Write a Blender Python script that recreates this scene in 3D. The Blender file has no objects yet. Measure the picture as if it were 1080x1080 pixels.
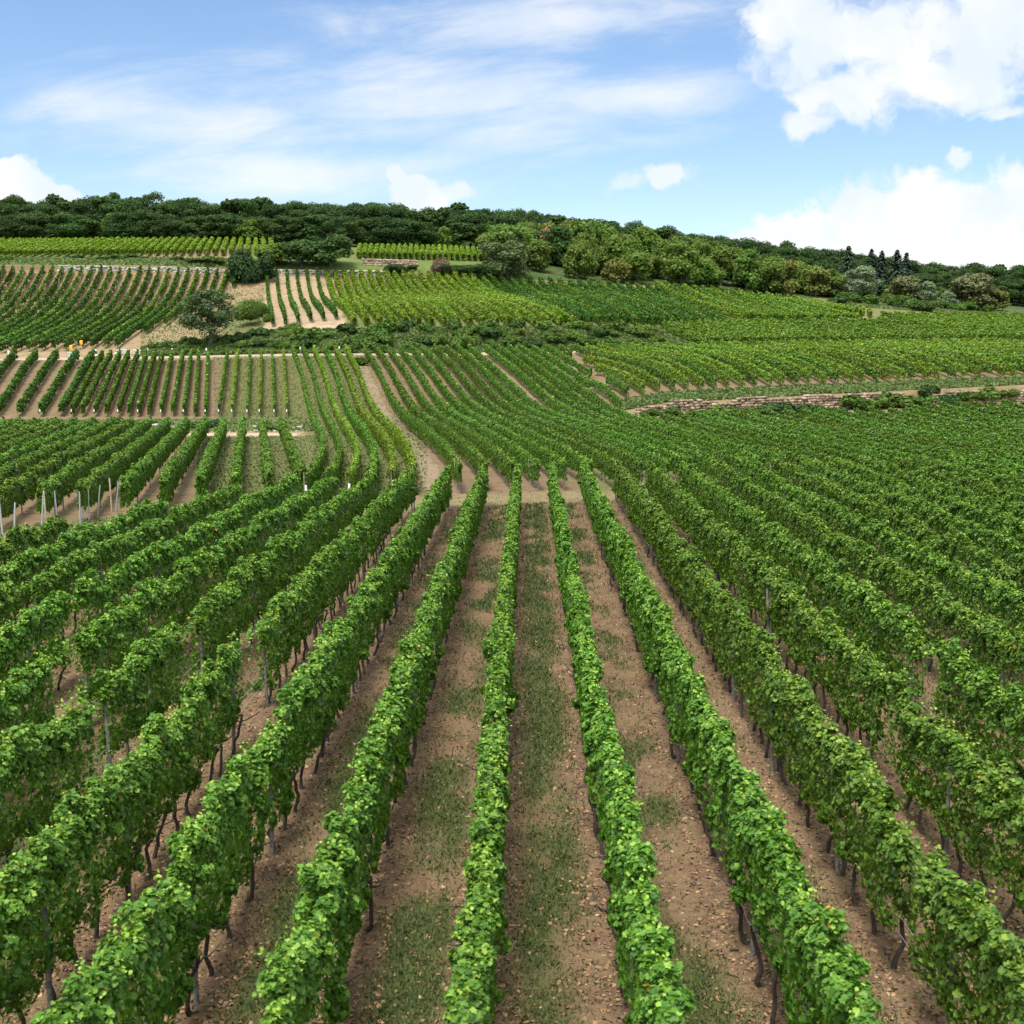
import bpy, math, random
import numpy as np
from mathutils import Matrix

RNG = np.random.default_rng(7)
random.seed(7)
R = math.radians
scene = bpy.context.scene
COL = scene.collection

# ------------------------------------------------------------------ camera
F = 1304.0                      # focal length in photo pixels (1080 wide)
HC = 9.0                        # camera height above the near field
cam_d = bpy.data.cameras.new('camera')
cam = bpy.data.objects.new('camera', cam_d)
COL.objects.link(cam)
cam.location = (0, 0, HC)
cam.rotation_euler = (R(90 - 7.39), 0, R(0.75))
cam_d.sensor_width = 36
cam_d.lens = 36 * F / 1080
cam_d.clip_start = 0.2
cam_d.clip_end = 8000
cam_d.dof.use_dof = True; cam_d.dof.focus_distance = 70; cam_d.dof.aperture_fstop = 2.8
scene.camera = cam
CM = np.array(cam.rotation_euler.to_matrix())

# ------------------------------------------------------------------ sun, exposure
SUN_EL, SUN_ROT = 66, 200        # high, from behind the camera on the left
sl = bpy.data.lights.new('sun', 'SUN')
sl.energy = 3.1
sl.angle = R(20)
sl.color = (1.0, 0.95, 0.87)
sun = bpy.data.objects.new('sun', sl)
COL.objects.link(sun)
# rotation 0 = sun over +Y, growing clockwise seen from above
az = R(SUN_ROT)
sdir = np.array([math.sin(az) * math.cos(R(SUN_EL)), math.cos(az) * math.cos(R(SUN_EL)), math.sin(R(SUN_EL))])
from mathutils import Vector
sun.rotation_euler = Vector(sdir).to_track_quat('Z', 'Y').to_euler()
scene.view_settings.view_transform = 'Standard'
scene.view_settings.look = 'None'
scene.view_settings.exposure = 1.14
scene.view_settings.gamma = 1.0
scene.render.engine = 'CYCLES'
cy = scene.cycles
cy.max_bounces = 5; cy.diffuse_bounces = 3; cy.glossy_bounces = 2
cy.transmission_bounces = 3; cy.transparent_max_bounces = 4
cy.use_denoising = True
cy.caustics_reflective = False; cy.caustics_refractive = False


def pixdir(px, py):
    """photo pixel -> (x/y, z/y) of its ray"""
    px = np.asarray(px, float); py = np.asarray(py, float)
    d = np.stack([(px - 540) / F, -(py - 540) / F, -np.ones_like(px + py)], -1) @ CM.T
    return d[..., 0] / d[..., 1], d[..., 2] / d[..., 1]


def project(x, y, z):
    p = np.stack([np.asarray(x, float), np.asarray(y, float), np.asarray(z, float) - HC], -1) @ CM
    return 540 + F * p[..., 0] / -p[..., 2], 540 - F * p[..., 1] / -p[..., 2]


# ------------------------------------------------------------------ world: sky with clouds
world = bpy.data.worlds.new("World")
scene.world = world
world.use_nodes = True
nt = world.node_tree
nt.nodes.clear()


class NB:
    """small helper to write node trees"""
    def __init__(s, nt): s.nt = nt
    def n(s, t, **kw):
        nd = s.nt.nodes.new(t)
        for k, v in kw.items(): setattr(nd, k, v)
        return nd
    def put(s, sock, v):
        if hasattr(v, 'is_linked') or isinstance(v, bpy.types.NodeSocket): s.nt.links.new(v, sock)
        else: sock.default_value = v
    def math(s, op, a, b=0.0, c=None, clamp=False):
        nd = s.n('ShaderNodeMath', operation=op, use_clamp=clamp)
        s.put(nd.inputs[0], a); s.put(nd.inputs[1], b)
        if c is not None: s.put(nd.inputs[2], c)
        return nd.outputs[0]
    def vec(s, x, y, z=0.0):
        nd = s.n('ShaderNodeCombineXYZ')
        for i, v in enumerate((x, y, z)): s.put(nd.inputs[i], v)
        return nd.outputs[0]
    def vmath(s, op, a, b=(0, 0, 0), out=0):
        nd = s.n('ShaderNodeVectorMath', operation=op)
        s.put(nd.inputs[0], a); s.put(nd.inputs[1], b)
        return nd.outputs[out]
    def noise(s, v, scale, detail=4, rough=0.55, dist=0.0):
        nd = s.n('ShaderNodeTexNoise')
        s.put(nd.inputs['Vector'], v)
        nd.inputs['Scale'].default_value = scale; nd.inputs['Detail'].default_value = detail
        nd.inputs['Roughness'].default_value = rough; nd.inputs['Distortion'].default_value = dist
        return nd.outputs['Fac']
    def ramp(s, v, a, b, lo=0.0, hi=1.0, smooth=True):
        nd = s.n('ShaderNodeMapRange', interpolation_type='SMOOTHSTEP' if smooth else 'LINEAR')
        s.put(nd.inputs['Value'], v); s.put(nd.inputs['From Min'], a); s.put(nd.inputs['From Max'], b)
        s.put(nd.inputs['To Min'], lo); s.put(nd.inputs['To Max'], hi)
        return nd.outputs[0]
    def mix(s, f, a, b):
        nd = s.n('ShaderNodeMix', data_type='RGBA')
        s.put(nd.inputs['Factor'], f)
        s.put(nd.inputs[6], a if not isinstance(a, tuple) else (*a, 1)); s.put(nd.inputs[7], b if not isinstance(b, tuple) else (*b, 1))
        return nd.outputs[2]
    def attr(s, name, out='Fac'):
        nd = s.n('ShaderNodeAttribute', attribute_name=name)
        return nd.outputs[out]


w = NB(nt)
sky = w.n('ShaderNodeTexSky', sky_type='NISHITA')
sky.sun_disc = False
sky.sun_elevation = R(SUN_EL); sky.sun_rotation = R(SUN_ROT)
sky.air_density = 1.0; sky.dust_density = 0.3; sky.ozone_density = 2.0
SKY_STRENGTH = 0.080
bg1 = w.n('ShaderNodeBackground'); bg1.inputs['Strength'].default_value = SKY_STRENGTH
skyh = w.n('ShaderNodeHueSaturation'); nt.links.new(sky.outputs[0], skyh.inputs['Color']); skyh.inputs['Saturation'].default_value = 1.08
skyh.inputs['Hue'].default_value = .504
nt.links.new(skyh.outputs[0], bg1.inputs['Color'])
tc = w.n('ShaderNodeTexCoord')
sep = w.n('ShaderNodeSeparateXYZ'); nt.links.new(tc.outputs['Generated'], sep.inputs[0])
yy = w.math('MAXIMUM', w.math('ABSOLUTE', sep.outputs[1]), 0.08)
U = w.math('DIVIDE', sep.outputs[0], yy); V = w.math('DIVIDE', sep.outputs[2], yy)
P = w.vec(U, V)
warp = w.n('ShaderNodeTexNoise'); nt.links.new(P, warp.inputs['Vector'])
warp.inputs['Scale'].default_value = 22; warp.inputs['Detail'].default_value = 4; warp.inputs['Roughness'].default_value = .6
Pw = w.vmath('ADD', P, w.vmath('MULTIPLY', w.vmath('SUBTRACT', warp.outputs['Color'], (.5, .5, .5)), (.044, .044, 0)))


def blobs(lst, coord):
    out = None
    for px, py, rx, ry in lst:
        a, t = pixdir(px, py)
        q = w.vmath('DIVIDE', w.vmath('SUBTRACT', coord, (float(a), float(t), 0)), (rx / F, ry / F, 1))
        v = w.math('SUBTRACT', 1.0, w.vmath('LENGTH', q, out=1))
        out = v if out is None else w.math('MAXIMUM', out, v)
    return out


# crisp cumulus
puffs = [(20, 212, 62, 42), (58, 215, 40, 28), (8, 190, 38, 26),
         (432, 192, 34, 26), (445, 210, 40, 22), (415, 178, 16, 14),
         (1010, 250, 150, 62), (915, 228, 52, 54), (955, 222, 46, 46), (870, 242, 52, 30), (1060, 232, 120, 52), (850, 246, 78, 34), (805, 256, 48, 20), (697, 184, 30, 20),
         (1130, 240, 140, 75)]
soft = [(830, 18, 72, 52), (880, 40, 100, 62), (960, 75, 110, 55), (1030, 30, 120, 70), (1010, 90, 75, 34), (900, 100, 80, 40),
        (1100, 0, 160, 70)]
wisp = [(697, 185, 48, 26), (672, 190, 40, 16), (1002, 168, 17, 17), (1060, 120, 60, 14), (480, 200, 40, 14), (850, 132, 44, 22)]
nz = w.noise(Pw, 26, 6, .58)
d1 = w.math('ADD', blobs(puffs, Pw), w.math('MULTIPLY', w.math('SUBTRACT', nz, .5), 1.15))
m1 = w.ramp(d1, .04, .38)
d2 = w.math('ADD', blobs(soft, Pw), w.math('MULTIPLY', w.math('SUBTRACT', nz, .5), 1.7))
m2 = w.math('MULTIPLY', w.ramp(d2, .0, .62), .93)
d3 = w.math('ADD', blobs(wisp, Pw), w.math('MULTIPLY', w.math('SUBTRACT', nz, .5), 1.8))
m3 = w.math('MULTIPLY', w.ramp(d3, .15, .75), .75)
# cirrus veils
veil = [(470, 110, 420, 62), (230, 130, 240, 48), (640, 100, 230, 46), (330, 180, 260, 40), (580, 20, 280, 50), (120, 110, 160, 36)]
PC = w.vec(w.math('ADD', w.math('MULTIPLY', U, 3.2), w.math('MULTIPLY', V, -1.6)), w.math('ADD', w.math('MULTIPLY', V, 13.0), w.math('MULTIPLY', U, -1.0)))
cz = w.noise(PC, 1.9, 6, .64, .35)
d4 = w.math('ADD', blobs(veil, P), w.math('MULTIPLY', w.math('SUBTRACT', cz, .5), 2.5))
m4 = w.math('MULTIPLY', w.ramp(d4, -.1, 1.15), .70)
# unseen cloud overhead and behind, spread wide to add ambient fill
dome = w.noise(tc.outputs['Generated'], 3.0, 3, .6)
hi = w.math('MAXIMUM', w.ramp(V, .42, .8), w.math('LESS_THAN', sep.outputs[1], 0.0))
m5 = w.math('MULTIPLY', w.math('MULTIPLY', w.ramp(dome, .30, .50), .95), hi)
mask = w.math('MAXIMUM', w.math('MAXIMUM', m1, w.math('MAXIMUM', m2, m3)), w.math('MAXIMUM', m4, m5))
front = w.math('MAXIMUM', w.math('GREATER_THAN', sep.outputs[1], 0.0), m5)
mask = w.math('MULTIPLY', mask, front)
shade = w.ramp(w.noise(Pw, 11, 3, .55), .36, .62)
ccol = w.mix(shade, (.82, .90, .98), (1.0, 1.0, 1.0))
bg2 = w.n('ShaderNodeBackground'); nt.links.new(ccol, bg2.inputs['Color']); nt.links.new(w.math("ADD", .485, w.math('MULTIPLY', hi, .40)), bg2.inputs['Strength'])  # unseen overhead and rear cloud made brighter for extra soft light
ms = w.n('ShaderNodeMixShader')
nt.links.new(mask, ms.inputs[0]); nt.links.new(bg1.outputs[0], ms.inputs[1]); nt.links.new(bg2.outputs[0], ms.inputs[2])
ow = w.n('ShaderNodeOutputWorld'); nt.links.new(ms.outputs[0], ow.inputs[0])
world.cycles.sampling_method = 'MANUAL'; world.cycles.sample_map_resolution = 512


# ------------------------------------------------------------------ numpy noise
def _hash(ix, iy, seed):
    h = (ix.astype(np.int64) * 374761393 + iy.astype(np.int64) * 668265263 + seed * 974634777) & 0x7fffffff
    h = ((h ^ (h >> 13)) * 1274126177) & 0x7fffffff
    return ((h ^ (h >> 16)) & 0xffff) / 65535.0


def vnoise(x, y, seed=0):
    x = np.asarray(x, float); y = np.asarray(y, float) + 0 * x
    ix = np.floor(x); iy = np.floor(y)
    fx = x - ix; fy = y - iy
    fx = fx * fx * (3 - 2 * fx); fy = fy * fy * (3 - 2 * fy)
    a = _hash(ix, iy, seed); b = _hash(ix + 1, iy, seed); c = _hash(ix, iy + 1, seed); d = _hash(ix + 1, iy + 1, seed)
    return (a * (1 - fx) + b * fx) * (1 - fy) + (c * (1 - fx) + d * fx) * fy


def fbm(x, y, seed=0, oct=4):
    s = 0; amp = .5; t = 0
    for o in range(oct):
        s = s + amp * vnoise(x * 2 ** o, y * 2 ** o, seed + o * 17); t += amp; amp *= .55
    return s / t


# ------------------------------------------------------------------ terrain
PXC = [-600, 0, 150, 300, 480, 620, 660, 700, 850, 1080, 1700]
KN = [  # (depth per column, photo row per column or None for level ground)
 ([45, 45, 54, 66, 72, 75, 75.5, 76, 79, 83, 95], None),
 ([60, 60, 66, 71, 77, 79, 79.5, 80, 83, 87, 99], None),
 ([135, 135, 135, 133, 130, 128, 127, 126, 124, 122, 122], [460, 460, 460, 460, 459, 460, 461, 462, 466, 470, 472]),
 ([158, 158, 158, 156, 154, 152, 151, 151, 157, 165, 165], [443, 443, 443, 441, 436, 438, 438.5, 438, 431, 425, 424]),
 ([158.6, 158.6, 158.6, 156.6, 154.6, 152.6, 151.6, 151.6, 157.6, 165.6, 165.6], [442, 442, 442, 440.3, 435.3, 437, 433.5, 426, 418, 406.5, 406]),
 ([197, 197, 199, 202, 205, 210, 210.5, 211, 213, 235, 235], [380, 380, 378, 375, 374, 372, 371.5, 371, 368, 364.5, 364]),
 ([200, 200, 202, 205, 208, 213, 213.5, 214, 216, 238, 238], [378, 378, 376, 373, 372, 370, 369.5, 369, 366, 362.5, 362]),
 ([206, 206, 209, 215, 216, 222, 223, 224, 240, 262, 262], [374, 374, 368, 349, 347, 346, 347, 348, 352, 357, 357]),
 ([275, 275, 278, 282, 286, 293, 295, 297, 316, 331, 331], [285, 285, 286, 290, 292, 300, 303, 305, 321, 335, 335]),
 ([275.6, 275.6, 278.6, 282.6, 286.6, 293.6, 295.6, 297.6, 316.6, 331.6, 331.6], [279, 279, 280, 284, 288, 299, 302, 304, 320.6, 334.7, 334.7]),
 ([290, 290, 290, 292, 296, 303, 305, 308, 328, 343, 343], [273, 273, 272, 274, 276, 293, 297, 299, 314, 330, 330]),
 ([335, 335, 335, 335, 335, 338, 339, 340, 352, 372, 372], [256, 256, 255, 258, 264, 279, 282, 286, 303, 325, 325]),
 ([400, 400, 400, 400, 400, 400, 400, 400, 405, 410, 410], [246, 246, 246, 250, 256, 268, 272, 276, 297, 318, 318]),
 ([490, 490, 490, 490, 490, 490, 490, 490, 490, 490, 490], [250, 250, 250, 254, 260, 274, 278, 283, 303, 325, 325]),
 ([3500] * 11, [366] * 11),
]
KA, KY, KZ = [], [], []
for ys, pys in KN:
    ys = np.array(ys, float)
    if pys is None:
        pys = 371 + HC * F / ys
        a, t = pixdir(PXC, pys); z = np.zeros_like(ys)
    else:
        a, t = pixdir(PXC, pys); z = HC + t * ys
    KA.append(a); KY.append(ys); KZ.append(z)
NK = len(KN)


def knot(i, a):
    return np.interp(a, KA[i], KY[i])


def gz(x, y):
    """ground height: monotone cubic through the knots of each bearing"""
    x = np.asarray(x, float); y = np.asarray(y, float)
    shp = np.broadcast(x, y).shape
    x = np.broadcast_to(x, shp).ravel(); y = np.broadcast_to(y, shp).ravel()
    a = x / np.maximum(y, 12.0)
    Yk = np.stack([np.full_like(a, 0.0)] + [np.interp(a, KA[i], KY[i]) for i in range(NK)])
    Zk = np.stack([np.zeros_like(a)] + [np.interp(a, KA[i], KZ[i]) for i in range(NK)])
    h = np.diff(Yk, axis=0); s = np.diff(Zk, axis=0) / h
    d = np.zeros_like(Zk)
    w1 = 2 * h[1:] + h[:-1]; w2 = h[1:] + 2 * h[:-1]
    same = s[1:] * s[:-1] > 0
    with np.errstate(divide='ignore', invalid='ignore'):
        hm = (w1 + w2) / (w1 / s[:-1] + w2 / s[1:])
    d[1:-1] = np.where(same, hm, 0)
    yc = np.clip(y, 0.0, 3499)
    k = np.clip((yc[None] >= Yk).sum(0) - 1, 0, NK - 1)
    ii = np.arange(len(a))
    y0 = Yk[k, ii]; hh = h[k, ii]; t = (yc - y0) / hh
    z0 = Zk[k, ii]; z1 = Zk[k + 1, ii]; m0 = d[k, ii] * hh; m1 = d[k + 1, ii] * hh
    z = (2 * t**3 - 3 * t**2 + 1) * z0 + (t**3 - 2 * t**2 + t) * m0 + (-2 * t**3 + 3 * t**2) * z1 + (t**3 - t**2) * m1
    return z.reshape(shp)


def ground_at(px, py, ymin=12.0):
    """first ground point seen through a photo pixel"""
    a, t = pixdir(px, py)
    Y = np.arange(ymin, 480, .1)
    below = gz(a * Y, Y) >= HC + t * Y
    i = int(np.argmax(below)) if below.any() else len(Y) - 1
    y = float(Y[i]); x = float(a) * y
    return np.array([x, y, float(gz(x, y))])


def at(px, y):
    a, _ = pixdir(px, 300)
    x = float(a) * y
    return np.array([x, y, float(gz(x, y))])


# ------------------------------------------------------------------ object helpers
def tag(o, label=None, cat=None, group=None, kind=None):
    if label: o['label'] = label
    if cat: o['category'] = cat
    if group: o['group'] = group
    if kind: o['kind'] = kind
    return o


def empty(name, loc):
    o = bpy.data.objects.new(name, None)
    o.empty_display_size = .3
    o.location = [float(v) for v in loc]
    COL.objects.link(o)
    return o


class MB:
    """collects vertices and faces as arrays"""
    def __init__(s): s.v = []; s.l = []; s.n = []; s.att = {}; s.nv = 0
    def add(s, verts, loops, counts, **att):
        s.v.append(np.asarray(verts, np.float32).reshape(-1, 3)); s.l.append(np.asarray(loops, np.int64).ravel() + s.nv)
        c = np.asarray(counts, np.int32).ravel(); s.n.append(c); s.nv += len(s.v[-1])
        for k, val in att.items(): s.att.setdefault(k, []).append(np.broadcast_to(np.asarray(val, np.float32), c.shape))
    def quads(s, verts, q, **att): s.add(verts, np.asarray(q), np.full(len(q), 4), **att)
    def mesh(s, name, mat):
        me = bpy.data.meshes.new(name)
        v = np.concatenate(s.v); l = np.concatenate(s.l); n = np.concatenate(s.n)
        me.vertices.add(len(v)); me.vertices.foreach_set('co', v.ravel())
        me.loops.add(len(l)); me.loops.foreach_set('vertex_index', l.astype(np.int32))
        me.polygons.add(len(n)); me.polygons.foreach_set('loop_start', (np.cumsum(n) - n).astype(np.int32))
        me.update(calc_edges=True)
        for k, val in s.att.items():
            at_ = me.attributes.new(k, 'FLOAT', 'FACE'); at_.data.foreach_set('value', np.concatenate(val).astype(np.float32))
        if mat: me.materials.append(mat)
        return me
    def build(s, name, mat, parent=None, loc=None):
        return link(name, s.mesh(name, mat), parent, loc)


def link(name, me, parent=None, loc=None):
    o = bpy.data.objects.new(name, me)
    if parent: o.parent = parent
    if loc is not None: o.location = [float(v) for v in loc]
    COL.objects.link(o)
    return o


def tube(mb, pts, rad, n=6, **att):
    pts = np.asarray(pts, float); rad = np.broadcast_to(np.asarray(rad, float), (len(pts),))
    T = np.gradient(pts, axis=0); T /= np.linalg.norm(T, axis=1)[:, None] + 1e-9
    ref = np.where(np.abs(T[:, 2:3]) > .9, np.array([[1., 0, 0]]), np.array([[0, 0, 1.]]))
    A = np.cross(T, ref); A /= np.linalg.norm(A, axis=1)[:, None] + 1e-9
    B = np.cross(T, A)
    an = np.arange(n) * 2 * np.pi / n
    ring = pts[:, None] + rad[:, None, None] * (A[:, None] * np.cos(an)[None, :, None] + B[:, None] * np.sin(an)[None, :, None])
    q = []
    for i in range(len(pts) - 1):
        for j in range(n):
            q.append((i * n + j, i * n + (j + 1) % n, (i + 1) * n + (j + 1) % n, (i + 1) * n + j))
    mb.quads(ring, q, **att)
    mb.add(ring[-1], np.arange(n), [n], **att)


def boxes(mb, cen, size, rotz, jit=0.0, **att):
    """many jittered boxes"""
    cen = np.asarray(cen, float); N = len(cen)
    c = np.array([(-1, -1, -1), (1, -1, -1), (1, 1, -1), (-1, 1, -1), (-1, -1, 1), (1, -1, 1), (1, 1, 1), (-1, 1, 1)]) * .5
    v = c[None] * np.asarray(size, float)[:, None]
    if jit: v = v + (RNG.random((N, 8, 3)) - .5) * jit * np.asarray(size)[:, None]
    cr, sr = np.cos(rotz), np.sin(rotz)
    x = v[..., 0] * cr[:, None] - v[..., 1] * sr[:, None]; y = v[..., 0] * sr[:, None] + v[..., 1] * cr[:, None]
    v = np.stack([x, y, v[..., 2]], -1) + cen[:, None]
    f = np.array([(0, 3, 2, 1), (4, 5, 6, 7), (0, 1, 5, 4), (1, 2, 6, 5), (2, 3, 7, 6), (3, 0, 4, 7)])
    q = (np.arange(N)[:, None, None] * 8 + f[None]).reshape(-1, 4)
    mb.quads(v, q, **{k: np.repeat(np.asarray(a), 6) for k, a in att.items()})


# ------------------------------------------------------------------ materials
def base_mat(name):
    m = bpy.data.materials.new(name); m.use_nodes = True
    m.node_tree.nodes.clear()
    return m, NB(m.node_tree)


def leaf_mat(name, dark, mid, light, young=None, rough=.5, trans=.28, spec=.35):
    """leaf faces: colour by each leaf's own random tint, light passing through"""
    m, b = base_mat(name)
    t = b.attr('tint')
    oi = b.n('ShaderNodeObjectInfo').outputs['Random']
    c = b.mix(b.ramp(t, 0, .5, smooth=False), dark, mid)
    c = b.mix(b.ramp(t, .5, 1, smooth=False), c, light)
    if young: c = b.mix(b.ramp(t, 1.0, 1.6, smooth=False), c, young); c = b.mix(b.ramp(t, 1.7, 1.9, smooth=False), c, (.36, .20, .05))
    hsv = b.n('ShaderNodeHueSaturation'); b.put(hsv.inputs['Color'], c)
    b.put(hsv.inputs['Value'], b.ramp(oi, 0, 1, .86, 1.14, smooth=False))
    b.put(hsv.inputs['Hue'], b.ramp(oi, 0, 1, .49, .51, smooth=False))
    p = b.n('ShaderNodeBsdfPrincipled'); b.put(p.inputs['Base Color'], hsv.outputs[0])
    p.inputs['Roughness'].default_value = rough; p.inputs['Specular IOR Level'].default_value = spec
    tr = b.n('ShaderNodeBsdfTranslucent')
    tcol = b.n('ShaderNodeHueSaturation'); b.put(tcol.inputs['Color'], hsv.outputs[0])
    tcol.inputs['Saturation'].default_value = 1.15; tcol.inputs['Value'].default_value = 1.5; tcol.inputs['Hue'].default_value = .485
    b.put(tr.inputs[0], tcol.outputs[0])
    mx = b.n('ShaderNodeMixShader'); mx.inputs[0].default_value = trans
    b.put(mx.inputs[1], p.outputs[0]); b.put(mx.inputs[2], tr.outputs[0])
    o = b.n('ShaderNodeOutputMaterial'); b.put(o.inputs[0], mx.outputs[0])
    return m


def rough_mat(name, c1, c2, scale=8, rough=.85, metal=0.0, att=None, bump=.3):
    m, b = base_mat(name)
    tcn = b.n('ShaderNodeTexCoord')
    n = b.noise(tcn.outputs['Object'], scale, 5, .6)
    c = b.mix(b.ramp(n, .35, .65), c1, c2)
    if att:
        hs = b.n('ShaderNodeHueSaturation'); b.put(hs.inputs['Color'], c)
        b.put(hs.inputs['Value'], b.ramp(b.attr(att), 0, 1, .6, 1.35, smooth=False)); c = hs.outputs[0]
    p = b.n('ShaderNodeBsdfPrincipled'); b.put(p.inputs['Base Color'], c)
    p.inputs['Roughness'].default_value = rough; p.inputs['Metallic'].default_value = metal
    if bump:
        bp = b.n('ShaderNodeBump'); bp.inputs['Strength'].default_value = bump; bp.inputs['Distance'].default_value = .03
        b.put(bp.inputs['Height'], b.noise(tcn.outputs['Object'], scale * 3, 4, .6)); b.put(p.inputs['Normal'], bp.outputs[0])
    o = b.n('ShaderNodeOutputMaterial'); b.put(o.inputs[0], p.outputs[0])
    return m


VINE = leaf_mat('vine_leaf', (.034, .092, .012), (.080, .174, .021), (.150, .268, .036), (.28, .40, .065), spec=.22, trans=.30)
VINE_MID = leaf_mat('vine_leaf_mid', (.042, .104, .014), (.084, .172, .023), (.142, .245, .036), (.25, .36, .055), trans=.26, rough=.6, spec=.2)
VINE_DARK = leaf_mat('vine_leaf_dark', (.028, .080, .014), (.052, .124, .018), (.088, .176, .024), (.16, .26, .04), rough=.6, spec=.2)
VINE_LIGHT = leaf_mat('vine_leaf_light', (.085, .155, .020), (.140, .228, .026), (.200, .300, .038), (.26, .37, .06), rough=.6, spec=.2)
TREE_DARK = leaf_mat('tree_leaf_dark', (.016, .041, .014), (.027, .058, .017), (.047, .082, .022), rough=.7, trans=.2, spec=.1)
TREE_DEEP = leaf_mat('tree_leaf_deep', (.021, .050, .015), (.034, .070, .018), (.060, .100, .026), rough=.7, trans=.2, spec=.1)
TREE_MID = leaf_mat('tree_leaf_mid', (.045, .092, .016), (.074, .130, .022), (.112, .172, .032), rough=.65, trans=.25, spec=.1)
TREE_LIGHT = leaf_mat('tree_leaf_light', (.058, .108, .019), (.088, .144, .027), (.128, .184, .041), rough=.65, trans=.28, spec=.1)
TREE_OLIVE = leaf_mat('tree_leaf_olive', (.075, .100, .022), (.115, .134, .030), (.155, .163, .045), rough=.65, trans=.22, spec=.1)
TREE_RUST = leaf_mat('tree_leaf_rust', (.150, .095, .030), (.200, .135, .045), (.250, .185, .070), rough=.6, trans=.2)
TREE_SILVER = leaf_mat('tree_leaf_silver', (.065, .110, .050), (.130, .180, .092), (.235, .285, .165), rough=.7, trans=.2, spec=.1)
SHRUB = leaf_mat('shrub_leaf', (.034, .075, .014), (.058, .112, .020), (.094, .155, .030), rough=.65, trans=.22, spec=.1)
SHRUB_BROWN = leaf_mat('shrub_leaf_brown', (.105, .066, .036), (.135, .088, .050), (.165, .115, .070), rough=.7, trans=.15)
CONIFER = leaf_mat('conifer_needle', (.012, .032, .017), (.020, .046, .022), (.034, .062, .027), rough=.7, trans=.05)
GRASSM = leaf_mat('grass_blade', (.028, .054, .012), (.052, .082, .018), (.120, .115, .045), rough=.7, trans=.2)
BARK = rough_mat('vine_bark', (.030, .022, .018), (.075, .058, .045), 30)
TREEBARK = rough_mat('tree_bark', (.050, .040, .032), (.110, .095, .080), 6)
POSTWOOD = rough_mat('weathered_wood', (.12, .11, .10), (.26, .25, .23), 14)
POSTTAN = rough_mat('pale_wood', (.30, .24, .16), (.45, .38, .28), 14)
STEEL = rough_mat('galvanised_steel', (.28, .32, .35), (.42, .47, .50), 20, .45, .35)
WHITEP = rough_mat('white_plastic', (.74, .75, .74), (.82, .82, .80), 5, .5, bump=0)
STONE = rough_mat('wall_stone', (.17, .120, .078), (.31, .235, .165), 1.6, .9, att='tint')
STONEPALE = rough_mat('pale_wall_stone', (.30, .27, .23), (.43, .40, .35), 1.4, .9, att='tint')
CONCRETE = rough_mat('wall_concrete', (.22, .165, .11), (.31, .24, .17), 1.1, .9)
DRYMAT = rough_mat('dry_leaf', (.16, .085, .035), (.30, .19, .10), 3, .85, att='tint', bump=0)
CLOD = rough_mat('earth_clod', (.11, .073, .048), (.22, .155, .108), 5, .95, att='tint')
ORANGE = rough_mat('orange_paint', (.75, .33, .015), (.82, .40, .03), 4, .5, bump=0)
CYANP = rough_mat('pale_blue_paint', (.22, .50, .62), (.32, .60, .70), 4, .5, bump=0)
GREYM = rough_mat('grey_metal', (.30, .31, .32), (.40, .41, .42), 12, .5, .3, bump=0)
BLACKP = rough_mat('black_paint', (.018, .018, .02), (.03, .03, .035), 5, .5, bump=0)

# ------------------------------------------------------------------ ground
ROW0, PITCH = -0.62, 2.0


def grass_near(x, y):
    """how grassy the near aisles are (0 bare soil .. 1 turf)"""
    ph = (x - ROW0) / PITCH
    ai = np.floor(ph)
    d = np.abs(ph - ai - .5) * 2            # 0 aisle middle, 1 under the vines
    lush = .35 + .5 * _hash(ai, ai * 0 + 3, 5)
    lush = np.where(ai == 0, .95, np.where(ai == -1, .72, np.where(ai == 1, .72, lush * .92)))
    n = fbm(x * 1.1, y * .55, 3, 4)
    wob = .22 * (fbm(x * .9 + 7, y * .7, 21, 3) - .5)
    core = np.clip((.84 + wob - d) / .60, 0, 1)
    patch = np.clip((n - (.60 - .40 * lush)) / .36, 0, 1)
    return core * patch


def in_poly(px, py, poly):
    inside = np.zeros(px.shape, bool)
    n = len(poly)
    for i in range(n):
        x1, y1 = poly[i]; x2, y2 = poly[(i + 1) % n]
        if y1 == y2: continue
        c = ((y1 > py) != (y2 > py)) & (px < (x2 - x1) * (py - y1) / (y2 - y1) + x1)
        inside ^= c
    return inside


EARTH = (.160, .110, .065); TAN = (.225, .160, .092); PALE = (.30, .225, .145); STRAW = (.16, .125, .065)
DRYG = (.115, .115, .044); GRN = (.075, .115, .026); DGRN = (.038, .066, .018); YGRN = (.095, .125, .032)


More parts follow.
